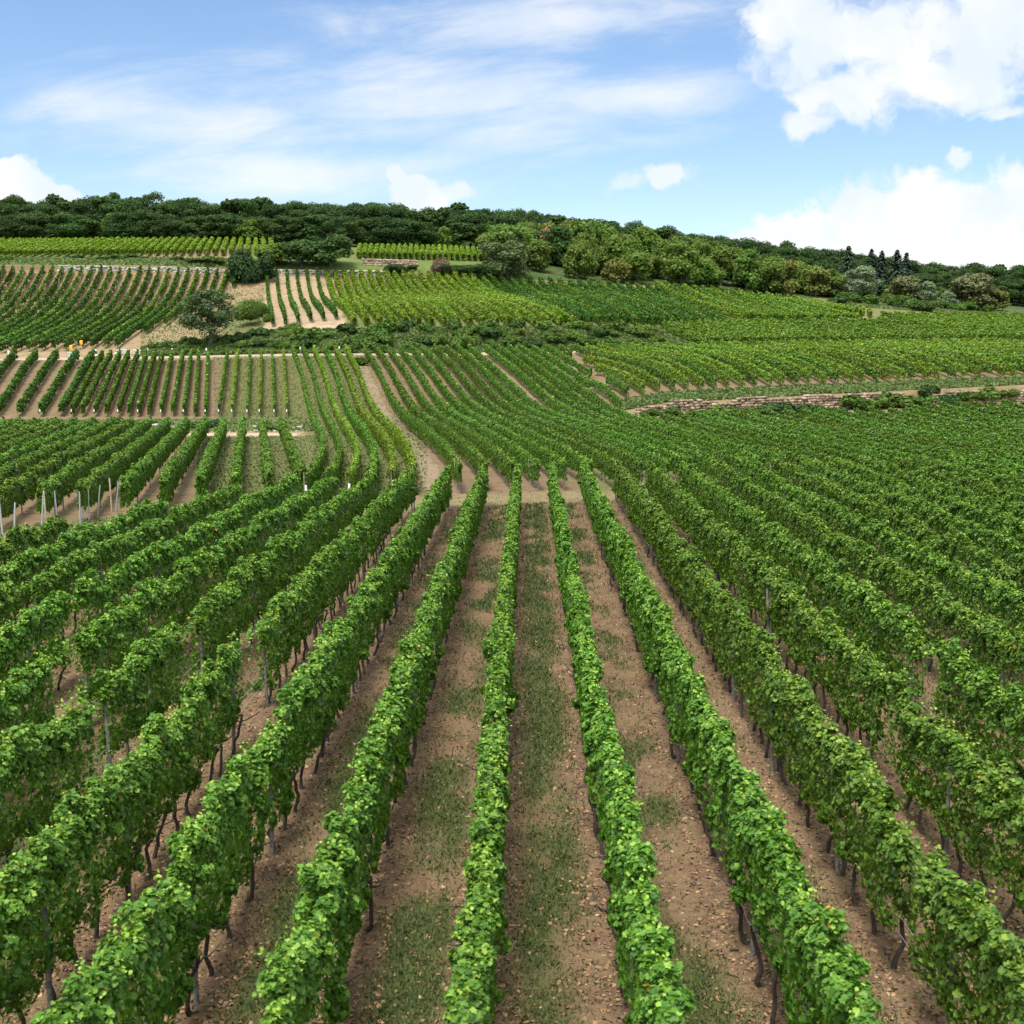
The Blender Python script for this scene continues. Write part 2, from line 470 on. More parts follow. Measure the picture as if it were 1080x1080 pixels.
def build_ground():
    na = 760
    a = np.tan(np.linspace(-.95, .95, na))
    cols = []
    steps = [96, 12, 44, 16, 4, 34, 5, 12, 44, 4, 14, 26, 22, 16, 14]
    rows = []       # each is (na,) array of Y
    rows.append(np.full(na, -60.0)); rows.append(np.full(na, 0.0)); rows.append(np.full(na, 8.0)); rows.append(np.full(na, 12.0))
    prev = np.full(na, 12.0)
    for i in range(NK):
        nx = knot(i, a)
        for s in range(1, steps[i] + 1):
            t = s / steps[i]
            rows.append(prev + (nx - prev) * t if i == 0 or i == NK - 1 and False else prev * (nx / prev) ** t if i in (0, NK - 1) else prev + (nx - prev) * t)
        prev = nx
    Y = np.stack(rows); X = a[None] * np.maximum(Y, 12.0)
    Z = gz(X, Y)
    micro = (fbm(X * 1.3, Y * 1.3, 50, 4) - .5) * .10
    Z = Z + np.where(Y < 170, micro, micro * 2)
    nr = len(rows)
    idx = np.arange(nr * na).reshape(nr, na)
    q = np.stack([idx[:-1, :-1], idx[:-1, 1:], idx[1:, 1:], idx[1:, :-1]], -1).reshape(-1, 4)
    mb = MB(); mb.quads(np.stack([X, Y, Z], -1), q)
    px, py = project(X, np.maximum(Y, 1), Z)
    A = X / np.maximum(Y, 12.0)
    kk = [knot(i, A) for i in range(NK)]
    col = np.zeros((nr, na, 3)); col[:] = EARTH
    j1 = (fbm(X * .25, Y * .25, 9, 3) - .5) * 2; j2 = (fbm(X * .25 + 50, Y * .25, 10, 3) - .5) * 2
    pjx = px + j1 * 8; pjy = py + j2 * 2.2
    def zone(c, lo, hi, pl=-1e9, pr=1e9, f=1.0):
        m = (Y >= lo) & (Y < hi) & (pjx > pl) & (pjx < pr)
        col[m] = col[m] * (1 - f) + np.array(c) * f
    def poly(c, p, f=1.0):
        m = in_poly(pjx, pjy, p) & (Y > 46)
        col[m] = col[m] * (1 - f) + np.array(c) * f
    zone(STRAW, kk[0] - 3, kk[1] + 1, 380)
    zone(TAN, kk[0], kk[1] + 2, -1e9, 380)
    zone(EARTH, kk[1] + 1, kk[2], -1e9, 1e9)
    zone(DRYG, kk[1] + 1, kk[2] - 1, 205, 345)
    zone(TAN, kk[2] - 1, kk[3], -1e9, 420)
    zone(DRYG, kk[2] + 8, kk[4] + 1, -1e9, 330)
    zone(EARTH, kk[4], kk[5], -1e9, 228)
    zone(DRYG, kk[4], kk[5], 232, 385)
    zone(DRYG, kk[1] + 2, kk[4], 325, 440)
    zone(EARTH, kk[2], kk[5], 385, 660)
    zone(DRYG, kk[1] + 1, kk[3] - 6, 620, 1e9)
    zone(TAN, kk[3] - 6, kk[4], 660, 1e9)
    zone(STRAW, kk[4], kk[4] + 6, 640, 1e9)
    zone(YGRN, kk[4] + 10, kk[5], 660, 1e9)
    zone(PALE, kk[5] - 1, kk[6])
    zone(DGRN, kk[6], kk[7] + 2, 150, 700)
    zone(TAN, kk[6], kk[8], -1e9, 165)
    zone(TAN, kk[7], kk[8], 165, 345)
    zone(YGRN, kk[6], kk[8], 700, 1e9)
    zone(YGRN, kk[7], kk[8], 360, 1e9, .8)
    zone(GRN, kk[9], kk[10], -1e9, 1e9)
    zone(YGRN, kk[10], kk[11], -1e9, 510)
    zone(DGRN, kk[9], 5000, 510, 1e9)
    zone(DGRN, kk[11], 5000)
    poly(PALE, [(278, 288), (345, 288), (372, 348), (279, 352)])
    poly(TAN, [(250, 296), (280, 296), (280, 345), (250, 345)])
    poly(DRYG, [(250, 318), (279, 315), (279, 352), (230, 352)])
    poly(TAN, [(160, 258), (262, 256), (262, 272), (140, 272)])
    poly(TAN, [(640, 301), (688, 302), (690, 309), (640, 307)])
    poly(TAN, [(840, 330), (915, 332), (925, 342), (840, 340)])
    poly(DRYG, [(850, 310), (1000, 325), (1000, 340), (900, 332)])
    poly(YGRN, [(560, 345), (700, 350), (690, 372), (600, 368)])
    n = fbm(X * .35, Y * .35, 30, 4)[..., None]
    gm = np.clip((n - .52) * 5, 0, 1) * .5 * (Y[..., None] > kk[1][..., None])
    col = col * (1 - gm) + np.array(DRYG) * gm
    me = mb.mesh('ground', ground_mat())
    ca = me.color_attributes.new('cover', 'FLOAT_COLOR', 'POINT')
    rgba = np.concatenate([col, np.ones((nr, na, 1))], -1)
    ca.data.foreach_set('color', rgba.astype(np.float32).ravel())
    nearm = np.clip((kk[0] - Y) / 2.0, 0, 1)
    g = grass_near(X, Y)
    for nm, v in (('near', nearm), ('grass', g)):
        t_ = me.attributes.new(nm, 'FLOAT', 'POINT'); t_.data.foreach_set('value', v.astype(np.float32).ravel())
    me.polygons.foreach_set('use_smooth', np.ones(len(me.polygons), bool))
    o = link('ground', me); tag(o, kind='structure')


def ground_mat():
    m, b = base_mat('ground_cover')
    geo = b.n('ShaderNodeNewGeometry').outputs['Position']
    n1 = b.noise(geo, .9, 6, .65); n2 = b.noise(geo, 6.5, 5, .65); n3 = b.noise(geo, 28, 4, .7)
    soil = b.mix(b.ramp(n2, .34, .66), (.088, .054, .032), (.170, .106, .062))
    soil = b.mix(b.math('MULTIPLY', b.ramp(n1, .42, .62), .5), soil, (.190, .138, .072))
    soil = b.mix(b.math('MULTIPLY', b.ramp(n3, .50, .72), .6), soil, (.265, .180, .115))
    soil = b.mix(b.math('MULTIPLY', b.ramp(n3, .50, .30), .6), soil, (.050, .032, .021))
    turf = b.mix(b.ramp(n2, .36, .64), (.028, .046, .012), (.070, .080, .024))
    turf = b.mix(b.math('MULTIPLY', b.ramp(n3, .52, .75), .65), turf, (.18, .135, .070))
    gf = b.ramp(b.math('ADD', b.attr('grass'), b.math('MULTIPLY', b.math('SUBTRACT', n2, .5), 1.5)), .02, .95)
    near = b.mix(gf, soil, turf)
    far = b.attr('cover', 'Color')
    hs = b.n('ShaderNodeHueSaturation'); b.put(hs.inputs['Color'], far)
    b.put(hs.inputs['Value'], b.ramp(b.math('ADD', b.math('MULTIPLY', n1, .6), b.math('MULTIPLY', n2, .4)), .3, .7, .62, 1.34, smooth=False))
    c = b.mix(b.attr('near'), hs.outputs[0], near)
    p = b.n('ShaderNodeBsdfPrincipled'); b.put(p.inputs['Base Color'], c); p.inputs['Roughness'].default_value = .95
    p.inputs['Specular IOR Level'].default_value = .15
    bp = b.n('ShaderNodeBump'); bp.inputs['Strength'].default_value = .75; bp.inputs['Distance'].default_value = .06
    b.put(bp.inputs['Height'], b.math('ADD', n2, b.math('MULTIPLY', n3, .5))); b.put(p.inputs['Normal'], bp.outputs[0])
    o = b.n('ShaderNodeOutputMaterial'); b.put(o.inputs[0], p.outputs[0])
    return m


build_ground()


def draped(name, pts, width, mat, label_kind='structure', lift=.05, seed=0):
    """a strip of track laid on the ground, with a worn uneven edge"""
    pts = np.asarray(pts, float)
    L = np.r_[0, np.cumsum(np.linalg.norm(np.diff(pts[:, :2], axis=0), axis=1))]
    n = max(int(L[-1] / .8), 4); s = np.linspace(0, L[-1], n)
    P = np.stack([np.interp(s, L, pts[:, i]) for i in range(2)], -1)
    T = np.gradient(P, axis=0); T /= np.linalg.norm(T, axis=1)[:, None]; S = np.stack([T[:, 1], -T[:, 0]], -1)
    m = 7
    vs = []
    for j in range(m):
        c = (j / (m - 1) - .5) * width
        e = (vnoise(s * .7, s * 0 + j, seed) - .5) * width * .45 if j in (0, m - 1) else 0
        Q = P + S * (c + e)[:, None] if not np.isscalar(e) else P + S * c
        z = gz(Q[:, 0], Q[:, 1]) + lift - (.09 if j in (0, m - 1) else 0)
        vs.append(np.c_[Q, z])
    v = np.stack(vs, 1); idx = np.arange(n * m).reshape(n, m)
    q = np.stack([idx[:-1, :-1], idx[:-1, 1:], idx[1:, 1:], idx[1:, :-1]], -1).reshape(-1, 4)
    mb = MB(); mb.quads(v, q)
    o = mb.build(name, mat); tag(o, kind=label_kind)
    return o


def track_mat(name, c1, c2, c3):
    m, b = base_mat(name)
    geo = b.n('ShaderNodeNewGeometry').outputs['Position']
    n1 = b.noise(geo, .5, 6, .65); n2 = b.noise(geo, 3, 5, .7)
    c = b.mix(b.ramp(n2, .35, .65), c1, c2)
    c = b.mix(b.math('MULTIPLY', b.ramp(n1, .5, .66), .8), c, c3)
    p = b.n('ShaderNodeBsdfPrincipled'); b.put(p.inputs['Base Color'], c); p.inputs['Roughness'].default_value = .95
    o = b.n('ShaderNodeOutputMaterial'); b.put(o.inputs[0], p.outputs[0])
    return m


ROADM = track_mat('road_dust', (.26, .20, .135), (.34, .27, .19), (.17, .15, .075))
PATHM = track_mat('path_earth', (.15, .106, .062), (.215, .157, .096), (.09, .09, .034))
apx = np.linspace(-250, 690, 40)
draped('dirt_road', [(lambda a: (a * (knot(5, a) + 1), knot(5, a) + 1))(float(pixdir(p, 375)[0])) for p in apx], 3.0, ROADM, seed=3)
draped('dirt_road', [(lambda a: (a * (knot(4, a) + 2.3), knot(4, a) + 2.3))(float(pixdir(p, 425)[0])) for p in np.linspace(655, 1300, 30)], 1.7, track_mat('verge_earth', (.18, .14, .07), (.26, .20, .11), (.10, .115, .035)), seed=4)
draped('dirt_path', [(lambda a: (a * (knot(2, a) + 2.5), knot(2, a) + 2.5))(float(pixdir(p, 455)[0])) for p in np.linspace(-250, 318, 24)], 4.0, ROADM, seed=5)

# ------------------------------------------------------------------ leaves
LOBED = np.array([(0, 0, 0), (.20, -.10, .02), (.46, .08, .07), (.36, .34, .05), (.47, .60, .05), (.24, .66, .03), (0, 1, -.08),
                  (-.24, .66, .03), (-.47, .60, .05), (-.36, .34, .05), (-.46, .08, .07), (-.20, -.10, .02)])
LOBED_F = [(0, 1, 2, 3, 4, 5, 6), (0, 6, 7, 8, 9, 10, 11)]
FOLD = np.array([(0, 0, 0), (.46, .40, .12), (0, 1, -.06), (-.46, .40, .12)])
FOLD_F = [(0, 1, 2), (0, 2, 3)]
CARD = np.array([(-.42, .05, 0), (.38, -.05, .05), (.46, .85, 0), (-.36, .95, -.06)])
CARD_F = [(0, 1, 2, 3)]
KINDS = {'lobed': (LOBED, LOBED_F), 'fold': (FOLD, FOLD_F), 'card': (CARD, CARD_F)}


def leaves(mb, pos, nrm, axis, size, tint, kind):
    tv, tf = KINDS[kind]
    nrm = nrm / (np.linalg.norm(nrm, axis=1)[:, None] + 1e-9)
    axis = axis - nrm * (axis * nrm).sum(1)[:, None]
    axis = axis / (np.linalg.norm(axis, axis=1)[:, None] + 1e-9)
    lat = np.cross(axis, nrm)
    t = tv - np.array([0, .5, 0])
    v = pos[:, None] + size[:, None, None] * (lat[:, None] * t[None, :, 0, None] + axis[:, None] * t[None, :, 1, None] + nrm[:, None] * t[None, :, 2, None])
    N = len(pos); nvt = len(tv)
    lp = np.concatenate([np.array(f) for f in tf]); cnt = np.array([len(f) for f in tf])
    loops = (np.arange(N)[:, None] * nvt + lp[None]).ravel()
    mb.add(v.reshape(-1, 3), loops, np.tile(cnt, N), tint=np.repeat(tint, len(tf)))


def row_foliage(mb, path, zlo, zhi, halfw, seed, leaf=None, dens=1.0, gaps=(), thin=0.0, origin=(0, 0, 0), shoots=True, bulges=(), tintoff=0.0):
    """one hedge of vine leaves along a ground polyline (n,3)"""
    path = np.asarray(path, float)
    seg = np.linalg.norm(np.diff(path[:, :2], axis=0), axis=1)
    L = np.r_[0, np.cumsum(seg)]
    rng = np.random.default_rng(abs(int(seed)) + 5000)
    dist = np.hypot(path[:, 0], path[:, 1])
    # split by leaf size: pieces of at most 6 m
    n = max(1, int(L[-1] / 6)); cuts = np.linspace(0, L[-1], n + 1)
    for i in range(n):
        s0, s1 = cuts[i], cuts[i + 1]
        dm = np.interp((s0 + s1) / 2, L, dist)
        ls = leaf or float(np.clip(.080 + (dm - 18) * .00100, .072, .36))
        kind = 'lobed' if dm < 25 else 'fold' if dm < 120 else 'card'
        area = ls * ls * (.62 if kind == 'lobed' else .46 if kind == 'fold' else .70)
        per = (2 * (zhi - zlo) + 2 * halfw) * 2.7 / area * dens
        N = int(per * (s1 - s0))
        if N < 1: continue
        s = s0 + (s1 - s0) * rng.random(N)
        Yp = np.interp(s, L, path[:, 1])
        rag = 1.0 if dm < 45 else max(.34, 1.0 - (dm - 45) / 70)      # far hedges read as trimmed
        def cross(s, ph, r):
            """a point of the hedge section: s along the row, ph round it, r from its middle"""
            n_ = len(s)
            vig = .55 * vnoise(s / 1.15, s * 0 + .5, seed) + .45 * vnoise(s / .45, s * 0 + 2.5, seed + 1)
            Yq = np.interp(s, L, path[:, 1])
            base = np.stack([np.interp(s, L, path[:, k]) for k in range(3)], -1)
            j = np.clip(np.searchsorted(L, s) - 1, 0, len(seg) - 1)
            T = (path[j + 1] - path[j]); T[:, 2] = 0; T /= np.linalg.norm(T, axis=1)[:, None] + 1e-9
            S = np.stack([T[:, 1], -T[:, 0], np.zeros(n_)], -1)
            top = zhi + (vig - .5) * rag + (vnoise(s / .15, s * 0 + 1.5, seed + 9) - .5) * .42 * rag
            low = zlo + (vnoise(s / .8, s * 0 + 4, seed + 2) - .5) * .5
            hw = halfw * (1.03 + .74 * rag * (vnoise(s / .6, s * 0 + 6, seed + 3) - .5))
            for b0, b1, amt in bulges: hw = hw + amt * np.exp(-((Yq - b0) / b1) ** 2)
            c, sn = np.cos(ph), np.sin(ph)
            lat = np.sign(c) * np.abs(c) ** .45 * hw * r * (1.08 - .34 * np.clip(sn, -.2, 1))
            zz = (low + top) / 2 + np.sign(sn) * np.abs(sn) ** .62 * (top - low) / 2 * (1 - (1 - r) * .55)
            pos = base + S * lat[:, None]; pos[:, 2] += zz
            out = S * c[:, None]; out[:, 2] += sn
            return pos, out, S, Yq
        ph = np.where(rng.random(N) < .5, rng.uniform(-.25, .22, N) * np.pi, rng.uniform(.22, .5, N) * np.pi)   # flank or top
        ph = np.where(rng.random(N) < .5, ph, np.pi - ph)
        r = (.94 - .42 * rng.random(N) ** 1.4) * (.80 + .36 * vnoise(s / .32, ph * 1.6 + 10, seed + 4))
        r = np.where(rng.random(N) < .12, rng.random(N) * .7, r)
        pos, out, S, Yp = cross(s, ph, r)
        # shoots bunch their leaves into clumps
        nC = max(2, int((s1 - s0) * (15 if dm < 60 else 7)))
        sc = s0 + (s1 - s0) * rng.random(nC); pc = np.where(rng.random(nC) < .7, np.pi * (.16 + .68 * rng.random(nC)), rng.random(nC) * (np.pi * 1.4) - np.pi * .2)
        cpos, cout, _, Yc = cross(sc, pc, .80 + .16 * rng.random(nC)); cpos[:, 2] += np.clip(cout[:, 2], 0, 1) * rng.uniform(-.12, .24, nC) * min(1.0, halfw / .2)
        rc = (.08 + .12 * rng.random(nC) ** 1.3) * min(1.0, max(.5, halfw / .24))
        ci = rng.choice(nC, N, p=rc ** 1.7 / (rc ** 1.7).sum())
        inC = rng.random(N) < (.40 if dm < 45 else .26 if dm < 90 else .14)
        d = rng.normal(0, 1, (N, 3)); d /= np.linalg.norm(d, axis=1)[:, None]; d = d + cout[ci] * .55; d[:, 2] += .15
        pos = np.where(inC[:, None], cpos[ci] + d * (rc[ci] * (1 - .5 * rng.random(N) ** 1.5))[:, None], pos)
        out = np.where(inC[:, None], d * .75 + cout[ci] * .45, out); Yp = np.where(inC, Yc[ci], Yp)
        keep = np.ones(N, bool)
        for g0, g1 in gaps: keep &= ~((Yp > g0) & (Yp < g1) & (rng.random(N) < .97))
        if thin:
            sq = np.where(inC, sc[ci], s)
            keep &= rng.random(N) > thin * (vnoise(sq / 2.2, sq * 0 + 8, seed + 5) > .62)
        pos = pos[keep]; out = out[keep]; N = len(pos)
        if N < 1: continue
        nrm = out + rng.normal(0, .58 if dm < 45 else .44 if dm < 80 else .34, (N, 3)); nrm[:, 2] += .12 + .30 * np.clip(out[:, 2], 0, 1)
        ax = rng.normal(0, .6, (N, 3)); ax[:, 2] -= .8; ax += out * .4
        size = ls * (.65 + .65 * rng.random(N))
        tint = np.clip(.48 + tintoff + (.27 if dm < 45 else .20 if dm < 80 else .14) * rng.normal(0, 1, N), 0, 1)
        tint = np.where(rng.random(N) < np.where(out[:, 2] > .6, .12, .03) * rag, 1.1 + .3 * rng.random(N), tint); tint = np.where(rng.random(N) < .002, 2.0, tint)
        leaves(mb, pos - origin, nrm, ax, size, tint, kind)
        if shoots and dm < 90:
            M = int((s1 - s0) * (8.0 if dm < 40 else 3.5))
            ss = s0 + (s1 - s0) * rng.random(M)
            Ys = np.interp(ss, L, path[:, 1])
            ok = np.ones(M, bool)
            for g0, g1 in gaps: ok &= ~((Ys > g0) & (Ys < g1))
            ss = ss[ok]; M = len(ss)
            if M:
                bs = np.stack([np.interp(ss, L, path[:, k]) for k in range(3)], -1)
                j = np.clip(np.searchsorted(L, ss) - 1, 0, len(seg) - 1)
                T = (path[j + 1] - path[j]); T[:, 2] = 0; T /= np.linalg.norm(T, axis=1)[:, None]
                S = np.stack([T[:, 1], -T[:, 0], np.zeros(M)], -1)
                k = 11 if dm < 40 else 5
                u = (np.arange(k) + .5) / k
                side = rng.normal(0, .38, M); ln = .15 + .42 * rng.random(M) ** 1.5; fw = rng.normal(0, .45, M)
                st = bs + S * (side * halfw * .6)[:, None]; st[:, 2] += zhi - .10 + (vnoise(ss / 1.15, ss * 0 + .5, seed) - .5) * .55 * rag
                dirv = S * side[:, None] * .6 + T * fw[:, None]; dirv[:, 2] = .9
                pts = st[:, None] + dirv[:, None] * (ln[:, None] * u[None])[..., None]
                pts[..., 2] -= (ln[:, None] * (u[None] ** 2)) * np.abs(side)[:, None] * .6
                pts = pts.reshape(-1, 3) + rng.normal(0, .04, (M * k, 3))
                sz = (ls * (1.05 - .5 * u)[None] * (.7 + .4 * rng.random((M, k)))).ravel()
                tn = (np.tile(.75 + .75 * u, (M, 1)) + rng.normal(0, .12, (M, k))).ravel()
                nn = rng.normal(0, .6, (M * k, 3)); nn[:, 2] += .9
                leaves(mb, pts - origin, nn, rng.normal(0, 1, (M * k, 3)), sz, np.clip(tn, 0, 1.6), kind)


# shared small meshes -------------------------------------------------
def trunk_mesh(seed):
    rng = np.random.default_rng(seed); mb = MB()
    h = .95; n = 8
    z = np.linspace(-.06, h, n)
    bx = np.cumsum(rng.normal(0, .028, n)); by = np.cumsum(rng.normal(0, .035, n)) + .10 * rng.normal() * z
    p = np.stack([bx - bx[0], by - by[0], z], -1)
    tube(mb, p, np.linspace(.038, .022, n) * (1 + .25 * rng.random(n)), 6)
    for sgn in (-1, 1):
        q = np.stack([p[-2] + np.array([0, sgn * t * .42, .18 * t + .03 * rng.normal()]) for t in np.linspace(0, 1, 5)])
        tube(mb, q, np.linspace(.018, .010, 5), 5)
    return mb.mesh('trunk', BARK)


def post_mesh(h, r, mat, n=7, name='post'):
    mb = MB()
    tube(mb, [(0, 0, -.15), (0, 0, h * .5), (r * .25, 0, h)], [r, r, r * .93], n)
    return mb.mesh(name, mat)


TRUNKS = [trunk_mesh(s) for s in range(7)]
POST_W = post_mesh(1.88, .042, POSTWOOD)
POST_T = post_mesh(1.9, .05, POSTTAN)
POST_S = post_mesh(1.75, .042, STEEL, 6)
POST_THIN = post_mesh(1.95, .035, POSTWOOD, 5)
POST_SHORT = post_mesh(1.35, .05, STEEL, 6)
MARK_MB = MB(); tube(MARK_MB, [(0, 0, 0), (0, 0, .32)], [.075, .065], 7); MARK = MARK_MB.mesh('end_marker', WHITEP)

ONES = 'zeroth first second third fourth fifth sixth seventh eighth ninth tenth eleventh twelfth thirteenth fourteenth fifteenth sixteenth seventeenth eighteenth nineteenth'.split()
TENS = {2: 'twent', 3: 'thirt', 4: 'fort', 5: 'fift', 6: 'sixt'}


def ordinal(n):
    if n < 20: return ONES[n]
    t, o = divmod(n, 10)
    return TENS[t] + 'ieth' if o == 0 else TENS[t] + 'y-' + ONES[o]


def longest(mask):
    best = (0, 0); st = None
    for i, m in enumerate(list(mask) + [False]):
        if m and st is None: st = i
        if not m and st is not None:
            if i - st > best[1] - best[0]: best = (st, i)
            st = None
    return best


def curve_row(xf, cond, ylo=40, yhi=345, step=1.0, every=False):
    """the part of the plan curve x = xf(y) where cond holds"""
    Y = np.arange(ylo, yhi, step); X = xf(Y); Z = gz(X, Y)
    px, py = project(X, Y, Z)
    m = cond(X, Y, px, py, X / Y)
    i, j = longest(m)
    if j - i < 4: return None
    if every:
        out, rest = [], m.copy()
        while True:
            i, j = longest(rest)
            if j - i < 7: return out
            out.append(np.c_[X, Y, Z][i:j]); rest[i:j] = False
    return np.c_[X, Y, Z][i:j]


def line_row(p0, p1, step=1.5):
    n = max(3, int(np.hypot(*(p1 - p0)[:2]) / step))
    x = np.linspace(p0[0], p1[0], n); y = np.linspace(p0[1], p1[1], n)
    return np.c_[x, y, gz(x, y)]


def simple_row(path, label, group, mat, seed, zlo=.35, zhi=1.75, hw=.30, leaf=None, dens=1.0, thin=.0, parts=None):
    """a vine row; parts = list of (mesh, arclength or 'end'/'start', name)"""
    o0 = path[0].copy()
    mb = MB(); row_foliage(mb, path, zlo, zhi, hw, seed, leaf, dens, thin=thin, origin=o0)
    if not parts:
        o = mb.build('vine_row', mat, None, o0)
        return tag(o, label, 'vine row', group)
    e = empty('vine_row', o0); tag(e, label, 'vine row', group)
    mb.build('foliage', mat, e)
    for me, p, nm in parts:
        q = link(nm, me, e, np.asarray(p) - o0)
        q.rotation_euler = (random.gauss(0, .03), random.gauss(0, .03), random.random() * 6)
    return e


def along(path, d, side=0.0):
    seg = np.linalg.norm(np.diff(path[:, :2], axis=0), axis=1); L = np.r_[0, np.cumsum(seg)]
    d = L[-1] + d if d < 0 else d
    p = np.array([np.interp(d, L, path[:, k]) for k in range(3)])
    if side:
        p[0] += side; p[2] = float(gz(p[0], p[1]))
    return p, L[-1]


# ------------------------------------------------------------------ near vineyard
NEAR_GROUP = 'vine rows of the near field'
GAPS = {-3: [(27.3, 30.3), (49, 50)], -4: [(23.2, 24.2), (29.5, 31.7)], -7: [(34.3, 35.8)], -5: [(26.5, 28.5), (40, 41)],
        5: [(27.2, 29.0)], 3: [(16.0, 16.7)], 2: [(19.3, 20.0)], -6: [(33, 34.2), (22.5, 23.3)], -2: [(20.3, 20.8)], 4: [(24.3, 25)]}
POSTS = {-3: [30.6, 19.4], -4: [31.9, 24.4], -7: [36.0], 1: [], 2: [17.6], 3: [20.6], 5: [29.4], -2: [21.2], -5: [28.7]}
BULGE = {0: [(28.2, .7, .20), (16.3, .4, .12)], 1: [(22.5, .8, .06)], -1: [(33, .8, .1)]}
for k in range(-14, 23):
    x0 = ROW0 + PITCH * k
    ax = abs(x0)
    ys = max(7.0, (ax - 7.5) / .47)
    Y = np.arange(ys, 100, .5)
    X = x0 + .10 * (vnoise(Y / 9, Y * 0 + k, 77) - .5)
    m = Y < knot(0, X / Y)
    if m.sum() < 6: continue
    path = np.c_[X[m], Y[m], 0 * X[m]]
    if k == 0: lab = 'long leafy vine row along the left side of the grassy central aisle'
    elif k == 1: lab = 'long leafy vine row along the right side of the grassy central aisle'
    elif k < 0: lab = 'near vine row, %s to the left of the grassy central aisle' % ordinal(1 - k)
    else: lab = 'near vine row, %s to the right of the grassy central aisle' % ordinal(k)
    o0 = path[0].copy()
    e = empty('vine_row', o0); tag(e, lab, 'vine row', NEAR_GROUP)
    mb = MB()
    row_foliage(mb, path, .46, 2.26, .155 if k in (0, 1) else .17, 400 + k * 13, gaps=GAPS.get(k, ()), origin=o0, bulges=BULGE.get(k, ()), thin=.25)
    mb.build('foliage', VINE, e)
    # trunks, nearest hundred at most
    rr = random.Random(k + 50)
    y = path[0, 1] + .4; nt_ = 0
    while y < path[-1, 1] - .2 and nt_ < 44:
        if not any(g0 < y < g1 - .1 for g0, g1 in GAPS.get(k, ())):
            t = link('trunk', TRUNKS[rr.randrange(7)], e, (x0 + rr.gauss(0, .04) - o0[0], y - o0[1], 0))
            t.rotation_euler = (rr.gauss(0, .08), rr.gauss(0, .10), rr.random() * 6.28); t.scale = (1, 1, .85 + .3 * rr.random()); nt_ += 1
        y += 1.08 + rr.gauss(0, .08)
    if -6 <= k <= 6:
        for zw in (.72, .98):
            wm = MB(); yw = np.arange(path[0, 1], path[-1, 1], 1.5)
            tube(wm, np.c_[np.interp(yw, path[:, 1], path[:, 0]) - o0[0], yw - o0[1], zw + .02 * np.sin(yw)], .005, 4); wm.build('wire', GREYM, e)
    ps = list(POSTS.get(k, [])); y = path[0, 1] + 2.2 + rr.random() * 3
    while y < path[-1, 1]:
        if all(abs(y - q) > 2.5 for q in ps): ps.append(y)
        y += 5.4
    ps.append(path[-1, 1] + .25)
    for y in ps:
        p = link('post', POST_W, e, (x0 + rr.gauss(0, .03) - o0[0], y - o0[1], 0))
        p.rotation_euler = (rr.gauss(0, .03), rr.gauss(0, .03), rr.random() * 6)

# ------------------------------------------------------------------ lower left block
K2A = lambda a: knot(1, a)
n_l1 = 0
for k in range(0, 27):
    xf = lambda Y, k=k: -13.4 - 2.0 * k - .222 * (Y - 73)
    p = curve_row(xf, lambda X, Y, px, py, a: (Y > knot(1, a) + .5) & (Y < knot(2, a) - 1 + 0 * px) & (px > -170))
    if p is None: continue
    n_l1 += 1
    parts = []
    for d, me in ((-.0, POST_T),): pass
    L = along(p, 0)[1]
    if k >= 6 and k % 2 == 0: parts.append((POST_SHORT if k > 9 else POST_S, along(p, .02, -.1)[0], 'post'))
    if k >= 5 and k % 3 == 0:
        parts.append((POST_T if k % 3 else POST_S, along(p, .9, .25)[0], 'post'))
        if k % 2: parts.append((POST_SHORT, along(p, .1, .7)[0] - np.array([0, 1.0, 0]), 'post'))
    for d in np.arange(7, L, 9.0): parts.append((POST_W, along(p, d, .12)[0], 'post'))
    parts.append((POST_T, along(p, -.1)[0], 'post'))
    simple_row(p, 'vine row of the lower left block, %s from its right-hand end' % ordinal(n_l1) if n_l1 > 1 else
               'short vine row at the right-hand end of the lower left block',
               'vine rows of the lower left block', VINE_MID, 900 + k, .45, 2.0, .20, parts=parts)

# ------------------------------------------------------------------ upper left block (short rows under the road)
tops = [-27, -5, 17, 39, 61, 82, 99, 109, 118, 127, 136.5, 146, 155, 164, 172, 182, 193, 202, 210, 220]
bots = [-76, -52, -28, -3, 20, 43, 64, 76, 87, 100, 112, 125, 136, 146, 157, 170, 182, 194, 206, 217]
for i, (t, b_) in enumerate(zip(tops, bots)):
    p = line_row(ground_at(b_, 440.5, 120), ground_at(t, 380.5, 150))
    bare = i < 7
    simple_row(p, ('vine row on bare brown soil below the orange signs, %s from its dense neighbours' % ordinal(7 - i)) if bare else
               ('slender vine row on brown soil below the road, %s left of the bare strip' % ordinal(20 - i)),
               'vine rows of the brown plot below the road', VINE_MID if not bare else VINE_DARK, 1100 + i, .3, 1.75, .26 if bare else .15,
               parts=[(MARK, along(p, .05)[0] + np.array([0, -.2, .75]), 'end_marker')] if i % 2 else None)
tops = [240.5, 251, 264, 276, 287, 299]
bots = [231, 245, 261, 274, 289.6, 303]
for i, (t, b_) in enumerate(zip(tops, bots)):
    p = line_row(ground_at(b_, 440.5, 120), ground_at(t, 379, 150))
    simple_row(p, 'thin pale vine row on dry grass below the road, %s right of the bare strip' % ordinal(i + 1),
               'thin vine rows on the dry grass plot', VINE_LIGHT if i % 2 else VINE_MID, 1150 + i, .35, 1.8, .09, dens=.8, thin=.3,
               parts=[(MARK, along(p, .05)[0] + np.array([0, -.2, .75]), 'end_marker'), (POST_W, along(p, .1)[0], 'post')])

